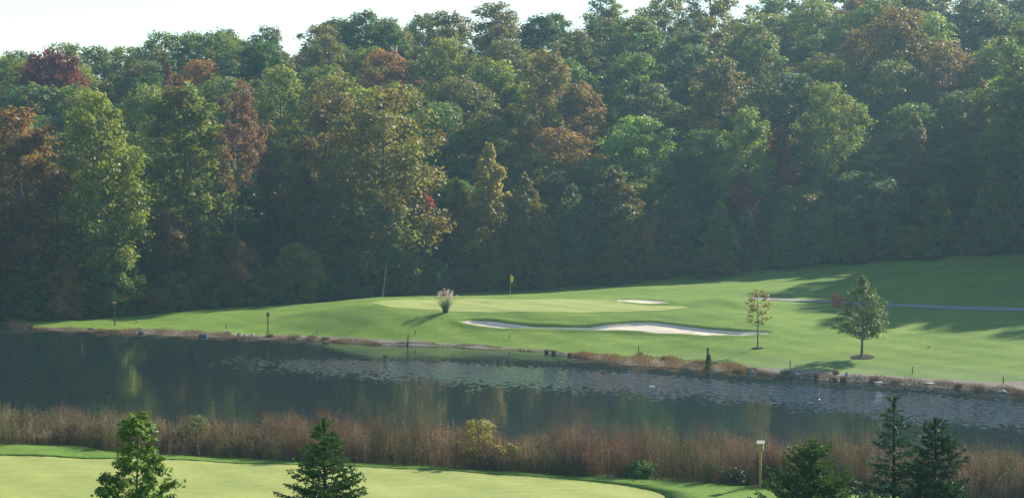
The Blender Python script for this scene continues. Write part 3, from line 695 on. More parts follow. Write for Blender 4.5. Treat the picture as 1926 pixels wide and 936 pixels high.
_, x, y = solo_tree('lawn_tree', 1621, 672, 0, 5.95, 3.6, 'lawn', 101, [(0.10, 0.165, 0.02), (0.14, 0.19, 0.024), (0.18, 0.20, 0.03), (0.08, 0.135, 0.02)],
          'round leafy green tree standing alone on the right lawn', 60, 13000, 0.064, 0.27, 0.10, 0.9, gaps=0.2)
mulch(x, y, 0.95, 'brown mulch bed round the foot of the round lawn tree')
_, x, y = solo_tree('lawn_sapling', 1425, 655, 0, 4.5, 2.1, 'oval', 102, [(0.38, 0.28, 0.04), (0.34, 0.20, 0.04), (0.24, 0.22, 0.04)],
          'thin sapling with sparse yellow-brown leaves beside the bunker end', 28, 1700, 0.065, 0.42, 0.055, 0.8, gaps=0.5)
mulch(x, y, 0.5, 'small mulch patch under the thin sapling')
solo_tree('round_shrub', 1574, 577, 0, 1.25, 1.35, 'oval', 103, [(0.72, 0.27, 0.13), (0.62, 0.29, 0.14), (0.52, 0.19, 0.10)], 'small orange round shrub beside the cart path', 22, 1800, 0.055, 0.02, 0.03, 1.0, cat='shrub')
# near foliage
def gdepth(px, d): return ((px-963)/pxm(d), d)
xs, ys = gdepth(254, 38); top = at(254, 762, 38)[2]
solo_tree('leafy_sapling', 0, 0, 0, top - gz(xs, ys), 1.7, 'sap', 104, [(0.13, 0.23, 0.03), (0.17, 0.27, 0.04), (0.10, 0.19, 0.028), (0.20, 0.28, 0.05)],
          'bright green leafy young tree in front of the near green at lower left', 90, 17000, 0.046, 0.10, 0.05, 0.75, xy=(xs, ys), gaps=0.3)
# shrubs in the reeds
def bank_xy(px, dd):
    d0 = float(nshore((px-963)/40.0)) + dd; return ((px-963)/pxm(d0), d0)
for nm, px, dd, h, w, cols, lab, sd in (
    ('shrub', 900, 1.4, 2.3, 2.2, [(0.40, 0.33, 0.05), (0.32, 0.28, 0.05), (0.22, 0.21, 0.05)], 'yellow-green shrub among the brown reeds, the brightest one there', 111),
    ('shrub', 955, 1.0, 1.2, 1.4, [(0.36, 0.30, 0.06), (0.2, 0.19, 0.05)], 'small yellowish bush hugging the right side of the yellow-green shrub', 112),
    ('shrub', 1205, 0.5, 0.85, 1.4, [(0.10, 0.22, 0.03), (0.14, 0.27, 0.04)], 'low fresh green bush at the foot of the brown reeds', 113),
    ('shrub', 365, 2.5, 1.9, 1.6, [(0.14, 0.18, 0.04), (0.20, 0.2, 0.05)], 'olive green bush in the reeds right of the leafy young tree', 115),
    ('shrub', 1470, 0.8, 0.9, 1.3, [(0.07, 0.11, 0.025), (0.10, 0.13, 0.03)], 'low green bush at the foot of the near birdhouse post', 116),
    ('shrub', 1390, 0.6, 0.8, 1.5, [(0.09, 0.08, 0.03), (0.07, 0.09, 0.03)], 'low dull bush left of the near birdhouse', 117)):
    solo_tree(nm, 0, 0, 0, h, w, 'oval', sd, cols, lab, 34, 4200, 0.045, 0.02, 0.03, 0.9, cat='shrub', xy=bank_xy(px, dd), bark=M_TWIG)

# ------------------------------------------------------------------ spruces
def spruce(name, px, toppy, d, base_w, seed, label, cone=0.22, cols=((0.020, 0.055, 0.030), (0.035, 0.080, 0.038), (0.028, 0.065, 0.030)), dens=1.0, spread=1.0, up=0.22, gap=0.27, tip=(0.06, 0.11, 0.035), nl=0.075):
    rg = np.random.default_rng(seed); rn = random.Random(seed)
    x, y = gdepth(px, d); z0 = gz(x, y); H = at(px, toppy, d)[2] - z0
    o = empty(name, (x, y, z0)); tag(o, label, 'spruce')
    tb = MB(); tb.tube([(0, 0, -0.1), (0.02, 0, H*0.5), (0, 0.01, H*0.99)], [0.028*H*0.5+0.03, 0.05, 0.012], 7)
    bb = MB(); A, B, Cc = [], [], []      # needle sprigs: from, to, colour
    h = H*0.04; k = 0
    cols = np.array(cols)
    while h < H*0.985:
        t = h/H; R = (1-t)**0.72*0.9*base_w*0.5*spread; nb = rn.randint(5, 7) if t < 0.9 else 4
        for j in range(nb):
            az = k*1.1 + j*2*PI/nb + rn.uniform(-0.3, 0.3); L = max(0.10, R*rn.uniform(0.62, 1.22)); hz = h + rn.uniform(-0.5, 0.5)*gap*0.8
            slope = up + 0.55*t + rn.uniform(-0.12, 0.12)
            e = np.array([math.cos(az)*L, math.sin(az)*L, hz + L*slope*0.75]); s0 = np.array([0, 0, hz])
            mid = s0*0.5 + e*0.5 - np.array([0, 0, 0.08*L])
            tb.tube([s0, mid, e], [0.006+0.012*L, 0.004+0.006*L, 0.003], 4, False)
            nt = max(3, int(L/0.07))
            for q in range(nt):
                u = 0.18 + 0.82*(q+rn.random())/nt
                p = s0*(1-u)**2 + 2*u*(1-u)*mid + u*u*e
                tl_ = (0.10 + 0.32*L*(1-u)*1.1)*rn.uniform(0.6, 1.2)
                for sd in (-1, 1):
                    aa = az + sd*rn.uniform(0.5, 1.0); dr = np.array([math.cos(aa), math.sin(aa), rn.uniform(-0.35, 0.15)+slope*0.4])
                    n = max(2, int(tl_/0.028*dens)); us = rg.uniform(0, 1, n)[:, None]
                    P = p + dr*tl_*us; dd = unit(dr*0.8 + rg.normal(size=(n, 3))*0.55)
                    A.append(P); B.append(P + dd*nl*rg.uniform(0.7, 1.3, (n, 1)))
                    c = cols[rg.integers(0, len(cols), n)]*1.2*rg.uniform(0.7, 1.3, (n, 1)); f = np.clip(us*0.8*u*1.1 - 0.15, 0, 1); Cc.append(c*(1-f) + np.array(tip)*f)
        h += gap*(1-0.45*t)*rn.uniform(0.8, 1.2); k += 1
    for q in range(14):
        pp = np.array([0, 0, H*(0.93+0.07*q/14)]); n = 14; A.append(np.repeat(pp[None], n, 0)); B.append(pp + unit(rg.normal(size=(n, 3)) + [0, 0, 1.0])*nl); Cc.append(np.tile(np.array(tip), (n, 1)))
    A = np.concatenate(A); B = np.concatenate(B); Cc = np.concatenate(Cc); n = len(A)
    dirv = unit(B-A); side = unit(np.cross(dirv, rg.normal(size=(n, 3))))*0.019
    V = np.stack([A-side, A+side, B+side*0.4, B-side*0.4], 1).reshape(-1, 3)
    link('crown', mesh_np('crown', V, np.arange(4*n).reshape(n, 4), M_NEEDLE, False, np.repeat(Cc, 4, 0)), o)
    tr = link('trunk', mesh_np('trunk', tb.v, tb.f, M_TWIG, True), o)
spruce('spruce_tree', 607, 786, 45, 3.8, 1, 'dark green spruce in front of the near green at lower centre', up=0.10, gap=0.25, cols=((0.020, 0.060, 0.018), (0.032, 0.080, 0.022), (0.045, 0.095, 0.025)), tip=(0.075, 0.14, 0.03))
spruce('spruce_tree', 1686, 748, 47, 3.6, 2, 'tallest blue-green spruce at lower right with tiered open branches', spread=0.9, up=0.02, gap=0.34, cols=((0.022, 0.060, 0.042), (0.035, 0.082, 0.055), (0.028, 0.066, 0.042)), tip=(0.05, 0.10, 0.06))
spruce('spruce_tree', 1765, 786, 46, 4.0, 3, 'dense dark blue-green spruce right of the tallest one', up=0.16, gap=0.24, dens=1.2, cols=((0.018, 0.050, 0.034), (0.028, 0.068, 0.045), (0.024, 0.055, 0.034)), tip=(0.045, 0.09, 0.04))
spruce('spruce_tree', 1532, 836, 44, 4.2, 4, 'bushy grass-green spruce at lower right, the lowest of the three', up=0.6, gap=0.22, dens=1.2, cols=((0.022, 0.060, 0.016), (0.036, 0.082, 0.022), (0.048, 0.098, 0.024)), tip=(0.08, 0.135, 0.03))

# ------------------------------------------------------------------ grasses (blades as bent strips)
def blades(P, hgt, wid, lean, col_lo, col_hi, rg, droop=0.25, segs=2, wind=(-0.25, 0)):
    n = len(P); az = rg.uniform(0, 2*PI, n); ln = lean*rg.uniform(0.3, 1.3, n)
    dv = np.stack([np.cos(az)*ln + wind[0]*lean, np.sin(az)*ln, np.zeros(n)], 1); h = hgt[:, None]
    sd = np.stack([np.cos(az*1.7+1), np.sin(az*1.7+1)*0.6, np.zeros(n)], 1)*wid[:, None]/2
    pts = []
    for k in range(segs+1):
        u = k/segs; c = P + dv*h*(u**1.8) + np.array([0, 0, 1.0])*h*(u - droop*u*u*ln[:, None]/max(lean, 1e-6)*0.5)
        w = 1 - 0.75*u; pts += [c - sd*w, c + sd*w]
    V = np.stack(pts, 1); m = 2*(segs+1); F = []
    base = np.arange(n)[:, None]*m
    for k in range(segs): F.append(base + np.array([2*k, 2*k+1, 2*k+3, 2*k+2]))
    u = np.repeat(np.arange(segs+1)/segs, 2)[None, :, None]
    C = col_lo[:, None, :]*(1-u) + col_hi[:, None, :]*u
    tips = V[:, -2:, :].mean(1)
    return V.reshape(-1, 3), np.concatenate(F), C.reshape(-1, 3), tips
def join(parts):
    Vs, Fs, Cs, off = [], [], [], 0
    for V, F, C in parts: Vs.append(V); Fs.append(F+off); Cs.append(C); off += len(V)
    return np.concatenate(Vs), np.concatenate(Fs), np.concatenate(Cs)
def tint(rg, n, cols, j=0.25):
    cols = np.array(cols); return cols[rg.integers(0, len(cols), n)]*rg.uniform(1-j, 1+j, (n, 1))
# tall reed belt along the near bank
def reeds():
    rg = np.random.default_rng(21); X0, X1 = -33, 36; parts = []
    # weeds grow in clumps, each with its own kind, height and lean
    nc = 900; cx = rg.uniform(X0, X1, nc); cdd = rg.uniform(-0.1, 7.0, nc); chh = rg.uniform(0.48, 1.14, nc); cr_ = np.where(rg.random(nc) < 0.35, rg.uniform(0.5, 1.0, nc), rg.uniform(0.15, 0.45, nc)); ck = rg.random(nc); ctone = rg.uniform(0.4, 1.3, nc)*(0.95 + 0.30*np.sin(cx*0.75+1)*np.sin(cx*2.3))
    n = 84000; ci = rg.integers(0, nc, n); ra = cr_[ci]*np.sqrt(rg.random(n)); an = rg.uniform(0, 2*PI, n)
    x = cx[ci] + ra*np.cos(an); dd = np.clip(cdd[ci] + ra*np.sin(an), -0.25, 7.3); loose = rg.random(n) < 0.22
    x = np.where(loose, rg.uniform(X0, X1, n), x); dd = np.where(loose, rg.uniform(-0.2, 7.2, n), dd)
    _x = rg.uniform(X0, X1, n)
    # patches: density and kind by smooth fields along the bank
    f = lambda s, q: np.sin(x*s+q) + 0.6*np.sin(x*s*2.3+dd*0.9+q*2) + 0.5*np.sin(x*s*4.1-dd*1.7+q)
    dens = f(0.55, 1.0); keep = rg.random(n) < 0.78 + 0.22*dens; x, dd, dens, ci = x[keep], dd[keep], dens[keep], ci[keep]; n = len(x)
    y = nshore(x) + 0.25*np.sin(x*1.3) + dd; z = ground(x, y); P = np.stack([x, y, np.maximum(z, -0.1)], 1)
    px = 963 + FPX*x/y
    mauve = [(0.19, 0.122, 0.082), (0.22, 0.135, 0.088), (0.165, 0.122, 0.082), (0.29, 0.215, 0.145)]
    rust = [(0.22, 0.115, 0.07), (0.17, 0.10, 0.07)]; olive = [(0.11, 0.12, 0.04), (0.09, 0.105, 0.035), (0.15, 0.14, 0.05)]; tan = [(0.30, 0.25, 0.16), (0.36, 0.31, 0.22)]
    k1 = np.sin(x*0.9+0.5) + 0.9*(ck[ci]*2.6-1.3) + 0.25*rg.normal(size=n)
    left = sstep(480, 300, px); kind = np.zeros(n, int)
    kind[k1 > 1.1 - 0.8*left] = 2; kind[(k1 < -0.9)] = 1; kind[rg.random(n) < 0.05 + 0.30*left] = 3
    c_hi = np.where((kind == 0)[:, None], tint(rg, n, mauve), np.where((kind == 1)[:, None], tint(rg, n, rust), np.where((kind == 2)[:, None], tint(rg, n, olive), tint(rg, n, tan))))
    c_hi = c_hi*ctone[ci][:, None]
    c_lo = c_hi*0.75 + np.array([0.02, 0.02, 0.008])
    prof = np.interp(px, [-100, 0, 100, 300, 480, 540, 700, 760, 860, 930, 965, 1050, 1150, 1230, 1330, 1500, 1600, 1780, 1850, 2100], [1.75, 1.9, 2.0, 1.85, 1.95, 2.5, 2.45, 2.6, 2.35, 1.95, 1.65, 2.4, 2.4, 2.8, 2.5, 2.5, 2.6, 2.2, 2.6, 2.7])
    h = prof*(0.62 + 0.34*sstep(-0.2, 2.2, dd)) * chh[ci] * (0.9 + 0.10*np.sin(x*1.7+dd*0.8) + 0.08*np.sin(x*4.3+dd)) * rg.uniform(0.72, 1.12, n)
    wid = np.where(kind >= 2, rg.uniform(0.012, 0.03, n), rg.uniform(0.008, 0.018, n))
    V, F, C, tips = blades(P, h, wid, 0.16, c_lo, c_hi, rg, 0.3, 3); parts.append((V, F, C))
    # fine side leaves and seed plumes near the tops
    for lo, hi, m, ls in ((0.6, 1.0, 4, 0.034), (0.12, 0.9, 4, 0.046)):
        for _ in range(m):
            u = rg.uniform(lo, hi, n)[:, None]; Q = P*(1-u) + tips*u + rg.normal(size=(n, 3))*0.05
            v4, f4 = leaf_quads(Q, ls, 0.1, 0.35, None, rg)
            parts.append((v4, f4, np.repeat(c_hi*rg.uniform(0.7, 1.35, (n, 1)), 4, 0)))
    # arching pale leaves (cattail) at left and here and there
    n = 5200; x = rg.uniform(X0, X1, n); w = 0.25 + 0.75*sstep(-9, -14, x) + 0.5*(np.sin(x*0.8) > 0.75); k = rg.random(n) < w; x = x[k]; n = len(x)
    dd = rg.uniform(0.5, 6.5, n); y = nshore(x)+dd; P = np.stack([x, y, np.maximum(ground(x, y), -0.1)], 1)
    px = 963+FPX*x/y; pr_ = np.interp(px, [-100, 480, 520, 2100], [1.85, 1.85, 2.0, 2.1])
    c = tint(rg, n, [(0.14, 0.17, 0.05), (0.22, 0.22, 0.10), (0.34, 0.31, 0.20), (0.11, 0.15, 0.04)])
    V, F, C, _ = blades(P, pr_*rg.uniform(0.8, 1.15, n), rg.uniform(0.02, 0.04, n), 0.42, c*0.7, c, rg, 0.9, 5, (0.4, 0)); parts.append((V, F, C))
    # dense low litter that closes the foot
    n = 26000; x = rg.uniform(X0, X1, n); dd = rg.uniform(-0.15, 5, n)**1.0; y = nshore(x)+0.25*np.sin(x*1.3)+dd; P = np.stack([x, y, ground(x, y)], 1)
    c = tint(rg, n, [(0.13, 0.08, 0.045), (0.09, 0.09, 0.035), (0.17, 0.08, 0.045), (0.19, 0.15, 0.09)])
    V, F, C, _ = blades(P, rg.uniform(0.25, 0.75, n)*(0.5+0.5*np.minimum(dd+0.3, 1)), rg.uniform(0.015, 0.035, n), 0.6, c, c, rg, 0.4, 2); parts.append((V, F, C))
    V, F, C = join(parts)
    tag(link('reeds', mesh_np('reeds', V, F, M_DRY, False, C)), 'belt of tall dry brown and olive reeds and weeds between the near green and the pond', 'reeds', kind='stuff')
reeds()
# low dry growth on the far bank
def bank_growth():
    rg = np.random.default_rng(22); parts = []
    def patch(n, p0, p1, o0, o1, hh, cols, lean=0.6):
        px = rg.uniform(p0, p1, n); u = (px-p0)/(p1-p0); x0 = np.interp(px, [p for p, _ in FAR_SHORE], shore_w[:, 0]); 
        off = o0 + (o1-o0)*rg.random(n)*np.sin(PI*np.clip(u, 0.02, 0.98))**0.5 + 0.15*np.sin(px*0.05)
        x = x0; y = fshore(x) + off; z = ground(x, y); k = z > -0.12; P = np.stack([x, y, z], 1)[k]; m = len(P); c = tint(rg, m, cols, 0.3)
        V, F, C, _ = blades(P, hh*rg.uniform(0.5, 1.3, m)*(0.75+0.35*np.sin(px[k]*0.11)), rg.uniform(0.015, 0.035, m), lean, c*0.7, c, rg, 0.5, 2); parts.append((V, F, C))
    orange = [(0.30, 0.17, 0.06), (0.26, 0.14, 0.06), (0.34, 0.24, 0.11), (0.20, 0.16, 0.05)]; tan = [(0.26, 0.19, 0.11), (0.32, 0.25, 0.15), (0.18, 0.15, 0.08), (0.20, 0.12, 0.06)]; grey = [(0.20, 0.16, 0.12), (0.14, 0.12, 0.08), (0.26, 0.22, 0.17)]
    patch(9000, 1075, 1435, -0.2, 4.0, 0.30, orange); patch(5200, 180, 460, -0.1, 3.0, 0.30, tan); patch(2200, 60, 230, -0.1, 1.2, 0.25, tan)
    patch(1500, 620, 720, -0.2, 0.9, 0.22, orange); patch(1600, 450, 640, -0.1, 1.1, 0.30, tan); patch(2500, 700, 1080, 0.2, 0.9, 0.16, [(0.13, 0.14, 0.04), (0.20, 0.17, 0.07)]); patch(5500, 1420, 1960, -0.1, 1.6, 0.30, grey)
    patch(3500, -80, 60, -0.2, 2.6, 0.7, [(0.12, 0.085, 0.05), (0.09, 0.08, 0.04)], 0.4)
    V, F, C = join(parts)
    tag(link('bank_grass', mesh_np('bank_grass', V, F, M_DRY, False, C)), 'low orange and tan dry growth along the far water edge', 'bank grass', kind='stuff')
bank_growth()
# single tufts on the far bank
def tuft(px, py, w, h, cols, label, seed, n=260):
    rg = np.random.default_rng(seed); x, y = drop(px, py, 118, 180); z = gz(x, y)
    r = w/2*np.sqrt(rg.random(n)); th = rg.uniform(0, 2*PI, n); P = np.stack([r*np.cos(th)*0.7, r*np.sin(th)*0.7, -0.03+0*r], 1)
    c = tint(rg, n, cols, 0.3)
    V, F, C, tp_ = blades(P, h*rg.uniform(0.6, 1.1, n), rg.uniform(0.014, 0.03, n), 0.55, c*0.7, c, rg, 0.5, 3, (0, 0))
    o = link('grass_tuft', mesh_np('grass_tuft', V, F, M_DRY, False, C), None, (x, y, z)); tag(o, label, 'grass tuft', 'grass tufts along the far bank')
GT = [(0.20, 0.17, 0.12), (0.15, 0.13, 0.07), (0.28, 0.24, 0.17)]; DT = [(0.08, 0.075, 0.035), (0.13, 0.11, 0.06)]; BT = [(0.20, 0.12, 0.08), (0.15, 0.10, 0.07)]
for i, (px, py, w, h, c, lab) in enumerate([
    (507, 634, 0.9, 0.42, DT, 'dark grass tuft right at the foot of the tall birdhouse post'), (553, 636, 1.5, 0.5, GT, 'wide grey grass tuft on the bank right of the tall birdhouse post'),
    (587, 637, 1.1, 0.45, GT, 'grey grass tuft between the wide grey tuft and the dark low one'), (612, 639, 1.0, 0.34, DT, 'low dark grass tuft, last of four right of the tall birdhouse post'),
    (1028, 665, 0.35, 0.42, DT, 'small dark tuft at the water edge, left one of a pair below the front bunker'), (1041, 666, 0.4, 0.42, DT, 'small dark tuft at the water edge, right one of a pair below the front bunker'), (1071, 668, 0.4, 0.3, DT, 'small dark tuft just left of the orange bank growth'),
    (1203, 668, 0.6, 0.4, GT, 'pale tuft at the foot of the stake above the orange bank growth'), (1250, 676, 0.7, 0.3, BT, 'brown low tuft behind the orange bank growth'), 
    (1415, 697, 1.2, 0.35, DT, 'dark tuft below the thin sapling'), (1388, 699, 1.2, 0.34, DT, 'dark tuft between the ivy post and the thin sapling'),
    (1478, 703, 1.1, 0.42, GT, 'grey tuft beside the stake below the orange shrub'), (1535, 711, 0.4, 0.5, DT, 'narrow dark tuft at the water under the left side of the round tree'), (1572, 703, 0.6, 0.4, BT, 'brown tuft on the bank left of the round tree foot'),
    (1567, 716, 0.8, 0.35, DT, 'low dark tuft touching the water left of the round tree foot'), (1586, 717, 0.6, 0.45, DT, 'dark tuft touching the water, right of the low dark one'), (1645, 717, 1.0, 0.48, BT, 'brown hummock tuft below the round lawn tree'),
    (1687, 719, 1.1, 0.42, GT, 'grey hummock tuft left of the short stake on the right lawn'), (1803, 729, 0.7, 0.4, DT, 'small dark hummock tuft between the two right stakes'),
    (1842, 736, 1.1, 0.6, BT, 'tall brown hummock tuft near the rightmost stake'), (1865, 738, 0.9, 0.5, GT, 'grey tuft leaning on the tall brown hummock'), (1915, 742, 1.2, 0.45, BT, 'brown tuft at the right edge of the photo'),
    (215, 624, 1.4, 0.3, DT, 'dark low tuft below the left birdhouse'), (386, 632, 0.9, 0.3, DT, 'dark tuft on the brown bank at left')]):
    tuft(px, py, w, h, c, lab, 300+i)
# rocks at the waterline
def rock(px, py, w, h, lab, seed, mat=None, water=False):
    x, y = (at_z(px, py, 0)[:2] if water else drop(px, py, 118, 182)); z = 0 if water else gz(x, y)
    mb = MB(); w, h = w*0.72, h*0.8; mb.lump((0, 0, h*0.3), (w/2, w*0.4, h*0.7), seed, 11, 7, 0.13, 0.5)
    o = mb.build('rock', mat or M_ROCK, None, (x, y, z)); tag(o, lab, 'rock', 'rocks along the far bank')
for i, (px, py, w, h, dk, lab) in enumerate([
    (48, 618, 0.5, 0.18, 0, 'small white rock at the left tip of the far bank'), (172, 620, 1.0, 0.2, 1, 'dark flat rock below the left birdhouse, nearer the left'), (268, 627, 1.0, 0.28, 1, 'dark rounded rock in the brown bank at left'),
    (382, 633, 1.1, 0.3, 1, 'dark rock between the brown bank and the pebbles'), (428, 628, 0.8, 0.3, 1, 'dark rock behind the pale rocks left of the tall birdhouse post'), (450, 631, 0.5, 0.35, 0, 'pale rock left of the tall birdhouse post, upper of two'), (461, 634, 0.5, 0.3, 0, 'pale rock left of the tall birdhouse post, lower of two'), (475, 633, 0.6, 0.25, 0, 'small pale rock closest to the tall birdhouse post'),
    (389, 634, 0.3, 0.15, 0, 'tiny white stone beside the dark rock at left'), (767, 650.5, 0.42, 0.26, 1, 'dark stone at the foot of the thin reed stalk in the water edge'),
    (1345, 700, 0.5, 0.25, 0, 'pale rock just right of the ivy-covered post'), (1413, 701, 0.5, 0.3, 0, 'pale rock below the thin sapling'), (1420, 704, 0.35, 0.2, 0, 'small white rock under the pale rock below the sapling'),
    (1498, 705, 0.8, 0.2, 0, 'flat pale rock right of the stake below the orange shrub'), (1527, 706, 0.5, 0.2, 0, 'pale stone left of the narrow dark tuft'), (1553, 716, 0.3, 0.16, 0, 'white stone at the water below the round tree, left one'), (1564, 717.5, 0.3, 0.16, 0, 'white stone at the water below the round tree, right one'),
    (1593, 706, 0.4, 0.3, 0, 'upright pale stone on the bank near the round tree foot'), (1616, 713, 0.55, 0.28, 0, 'square pale rock straight below the round tree trunk'), (1652, 721, 1.0, 0.16, 0, 'flat slab rock in front of the brown hummock tuft'), (1747, 722, 1.1, 0.14, 0, 'low pale rock on the bank between the right stakes'), (1885, 738, 0.9, 0.22, 0, 'pale rock beside the tall brown hummock'), (1330, 699, 0.4, 0.15, 1, 'dark stone at the foot of the ivy-covered post')]):
    rock(px, py, w, h, lab, 400+i, M_ROCKD if dk else M_ROCK)

# pampas grass clump with its plumes
def pampas():
    rg = np.random.default_rng(31); x, y = drop(838, 588, 120, 200); o = empty('pampas_grass', (x, y, gz(x, y))); tag(o, 'pampas grass clump with pale pink plumes on the front slope of the far green', 'grass clump')
    n = 420; r = 0.22*np.sqrt(rg.random(n)); th = rg.uniform(0, 2*PI, n); P = np.stack([r*np.cos(th), r*np.sin(th), 0*r], 1)
    c = tint(rg, n, [(0.10, 0.15, 0.07), (0.15, 0.20, 0.11), (0.20, 0.23, 0.15)])
    V, F, C, _ = blades(P, rg.uniform(0.9, 1.55, n), rg.uniform(0.014, 0.026, n), 0.62, c*0.8, c, rg, 0.4, 4, (0, 0)); link('leaves', mesh_np('leaves', V, F, M_DRY, False, C), o)
    for k in range(26):
        az = rg.uniform(0, 2*PI); ln = rg.uniform(0.1, 0.95)**0.7*1.0; hh = rg.uniform(1.55, 2.15) - 0.35*ln; e = np.array([math.cos(az)*ln, math.sin(az)*ln, hh])
        if k == 0: e = np.array([1.0, 0, 1.45])
        m = 46; u = rg.random(m)[:, None]; c0 = e*(1-u) + (e*0.84)*u; Q = c0 + rg.normal(size=(m, 3))*[0.045, 0.045, 0.03]
        v4, f4 = leaf_quads(Q, 0.045, 0.0, 0.5, None, rg); st = MB(); st.tube([(e[0]*0.1, e[1]*0.1, 0), e*0.55 + [0, 0, 0.1], e*0.95], [0.008, 0.007, 0.005], 4, False)
        sv = np.array(st.v); sf = np.array(st.f)
        V, F, C = join([(v4, f4, tint(rg, len(v4), [(0.62, 0.52, 0.50), (0.72, 0.62, 0.58)], 0.12)), (sv, sf, np.tile([0.22, 0.2, 0.12], (len(sv), 1)))])
        link('plume', mesh_np('plume', V, F, M_DRY, False, C), o)
pampas()
# reed stalk at the water edge and snag in the pond
def stalk(px, py, h, lab, name, seed, water=True, mat=None):
    x, y = (at_z(px, py, 0)[:2] if water else drop(px, py, 118, 200)); rn = random.Random(seed); mb = MB()
    for k in range(3):
        a = rn.uniform(0, 6.3); L = h*rn.uniform(0.6, 1.0); mb.tube([(0, 0, -0.25), (0.05*math.cos(a)*L, 0.05, L*0.5), (0.14*math.cos(a)*L, 0.1*math.sin(a), L)], [0.022, 0.016, 0.007], 5)
        mb.tube([(0.05*math.cos(a)*L, 0.05, L*0.5), (0.3*math.cos(a+1)*L*0.5, 0.1, L*0.7)], [0.012, 0.005], 4)
    o = mb.build(name, mat or M_TWIG, None, (x, y, 0 if water else gz(x, y))); tag(o, lab, 'branch' if name != 'reed_stalk' else 'reed')
stalk(767, 650, 1.5, 'thin brown reed stalk standing at the water edge below the pampas grass shadow', 'reed_stalk', 1)
stalk(154, 657, 0.75, 'forked dead branch sticking out of the water at left', 'dead_branch', 4, True, M_BARKP)

# ------------------------------------------------------------------ man-made things
def birdhouse(px, py, post_h, lab, s=1.0, mat=M_WOOD, roofm=M_WOOD, lo=118, xy=None, w=0.10, rz=0.2):
    x, y = xy if xy else drop(px, py, lo, 200)
    o = empty('birdhouse', (x, y, gz(x, y)), rz, s); tag(o, lab, 'birdhouse', 'birdhouses on posts')
    m = MB(); m.box((0, 0, post_h/2 - 0.1), (w, w, post_h + 0.2)); m.build('post', mat, o)
    b = MB(); n = 0; hw, hd = 0.12, 0.11; z0, z1, z2 = post_h, post_h+0.26, post_h+0.32
    b.v = [(-hw, -hd, z0), (hw, -hd, z0), (hw, hd, z0), (-hw, hd, z0), (-hw, -hd, z1), (hw, -hd, z1), (hw, hd, z2), (-hw, hd, z2)]
    b.f = [(0, 3, 2, 1), (4, 5, 6, 7), (0, 1, 5, 4), (1, 2, 6, 5), (2, 3, 7, 6), (3, 0, 4, 7)]
    bx = b.build('box', mat, o)
    r = MB(); r.box((0, -0.02, (z1+z2)/2 + 0.022), (0.33, 0.34, 0.03), 0, math.atan2(z2-z1, 2*hd)); r.build('roof', roofm, o)
    e = MB(); e.tube([(0, -hd-0.004, z0+0.17), (0, -hd+0.01, z0+0.17)], [0.022, 0.022], 10); e.build('entrance_hole', M_HOLE, bx)
birdhouse(504, 627, 1.45, 'brown birdhouse on a thin tall post at the water edge of the left lawn', 1.0, w=0.09)
birdhouse(216, 612, 1.6, 'brown birdhouse on a post against the dark wood at left', 1.05, w=0.10)
M_ROOFP = noisy('pale_roof_board', (0.36, 0.31, 0.24), (0.50, 0.44, 0.36), 7, 0.7, 0.3, 0.2)
bxy = at_z(1430, 917, 0.8)[:2]
birdhouse(0, 0, 1.62, 'yellow pine birdhouse with pale roof on thick post in front of the near reeds', 1.05, M_WOODY, M_ROOFP, xy=(bxy[0], bxy[1]), w=0.10, rz=-0.25)
def stake(px, py, h, lab, mat=M_STAKE, w=0.055):
    x, y = drop(px, py, 118, 205); m = MB(); m.box((0, 0, h/2-0.1), (w, w, h+0.2)); m.box((0, 0, h+0.012), (w*1.12, w*1.12, 0.03))
    tag(m.build('marker_stake', mat, None, (x, y, gz(x, y))), lab, 'stake', 'marker stakes along the pond')
for px, py, h, lab in ((425, 617, 0.42, 'short dark stake on the brown bank at left'), (256, 608, 0.45, 'short stake at the shaded lawn edge right of the left birdhouse'), (596, 627, 0.32, 'short stake above the low dark tuft on the left lawn'),
    (781, 628, 0.28, 'tiny reddish stake near the tip of the pampas shadow'), (958, 637, 0.3, 'tiny stake on the lawn below the front bunker'), (1201, 664, 0.5, 'stake above the orange bank growth'),
    (1486, 691, 0.5, 'dark stake on the bank between sapling and round tree'), (1716, 703, 0.45, 'short dark stake on the right lawn edge, nearest the round tree'), (1887, 722, 0.45, 'short dark stake nearest the right edge of the photo')):
    stake(px, py, h, lab)
stake(987, 545, 0.9, 'thin grey stake at the foot of the wood right of the yellow flag', M_BARKP, 0.07)
# ivy-covered post
x, y = drop(1331, 694, 118, 180); o = empty('ivy_post', (x, y, gz(x, y))); tag(o, 'weathered post wrapped in green ivy at the water edge', 'post')
m = MB(); m.box((0, 0, 0.7), (0.12, 0.12, 1.7), 0.3); m.build('post', M_WOOD, o)
rg = np.random.default_rng(55); n = 900; th = rg.uniform(0, 2*PI, n); zz_ = rg.uniform(-0.2, 1.05, n); rr_ = 0.26*np.sqrt(rg.random(n))*(1.1-0.55*zz_)
v4, f4 = leaf_quads(np.stack([rr_*np.cos(th)+0.07, rr_*np.sin(th), zz_], 1), 0.05, 0.1, 0.6, None, rg)
link('ivy', mesh_np('ivy', v4, f4, M_VC, False, np.repeat(tint(rg, n, [(0.05, 0.10, 0.02), (0.07, 0.12, 0.03)]), 4, 0)), o)
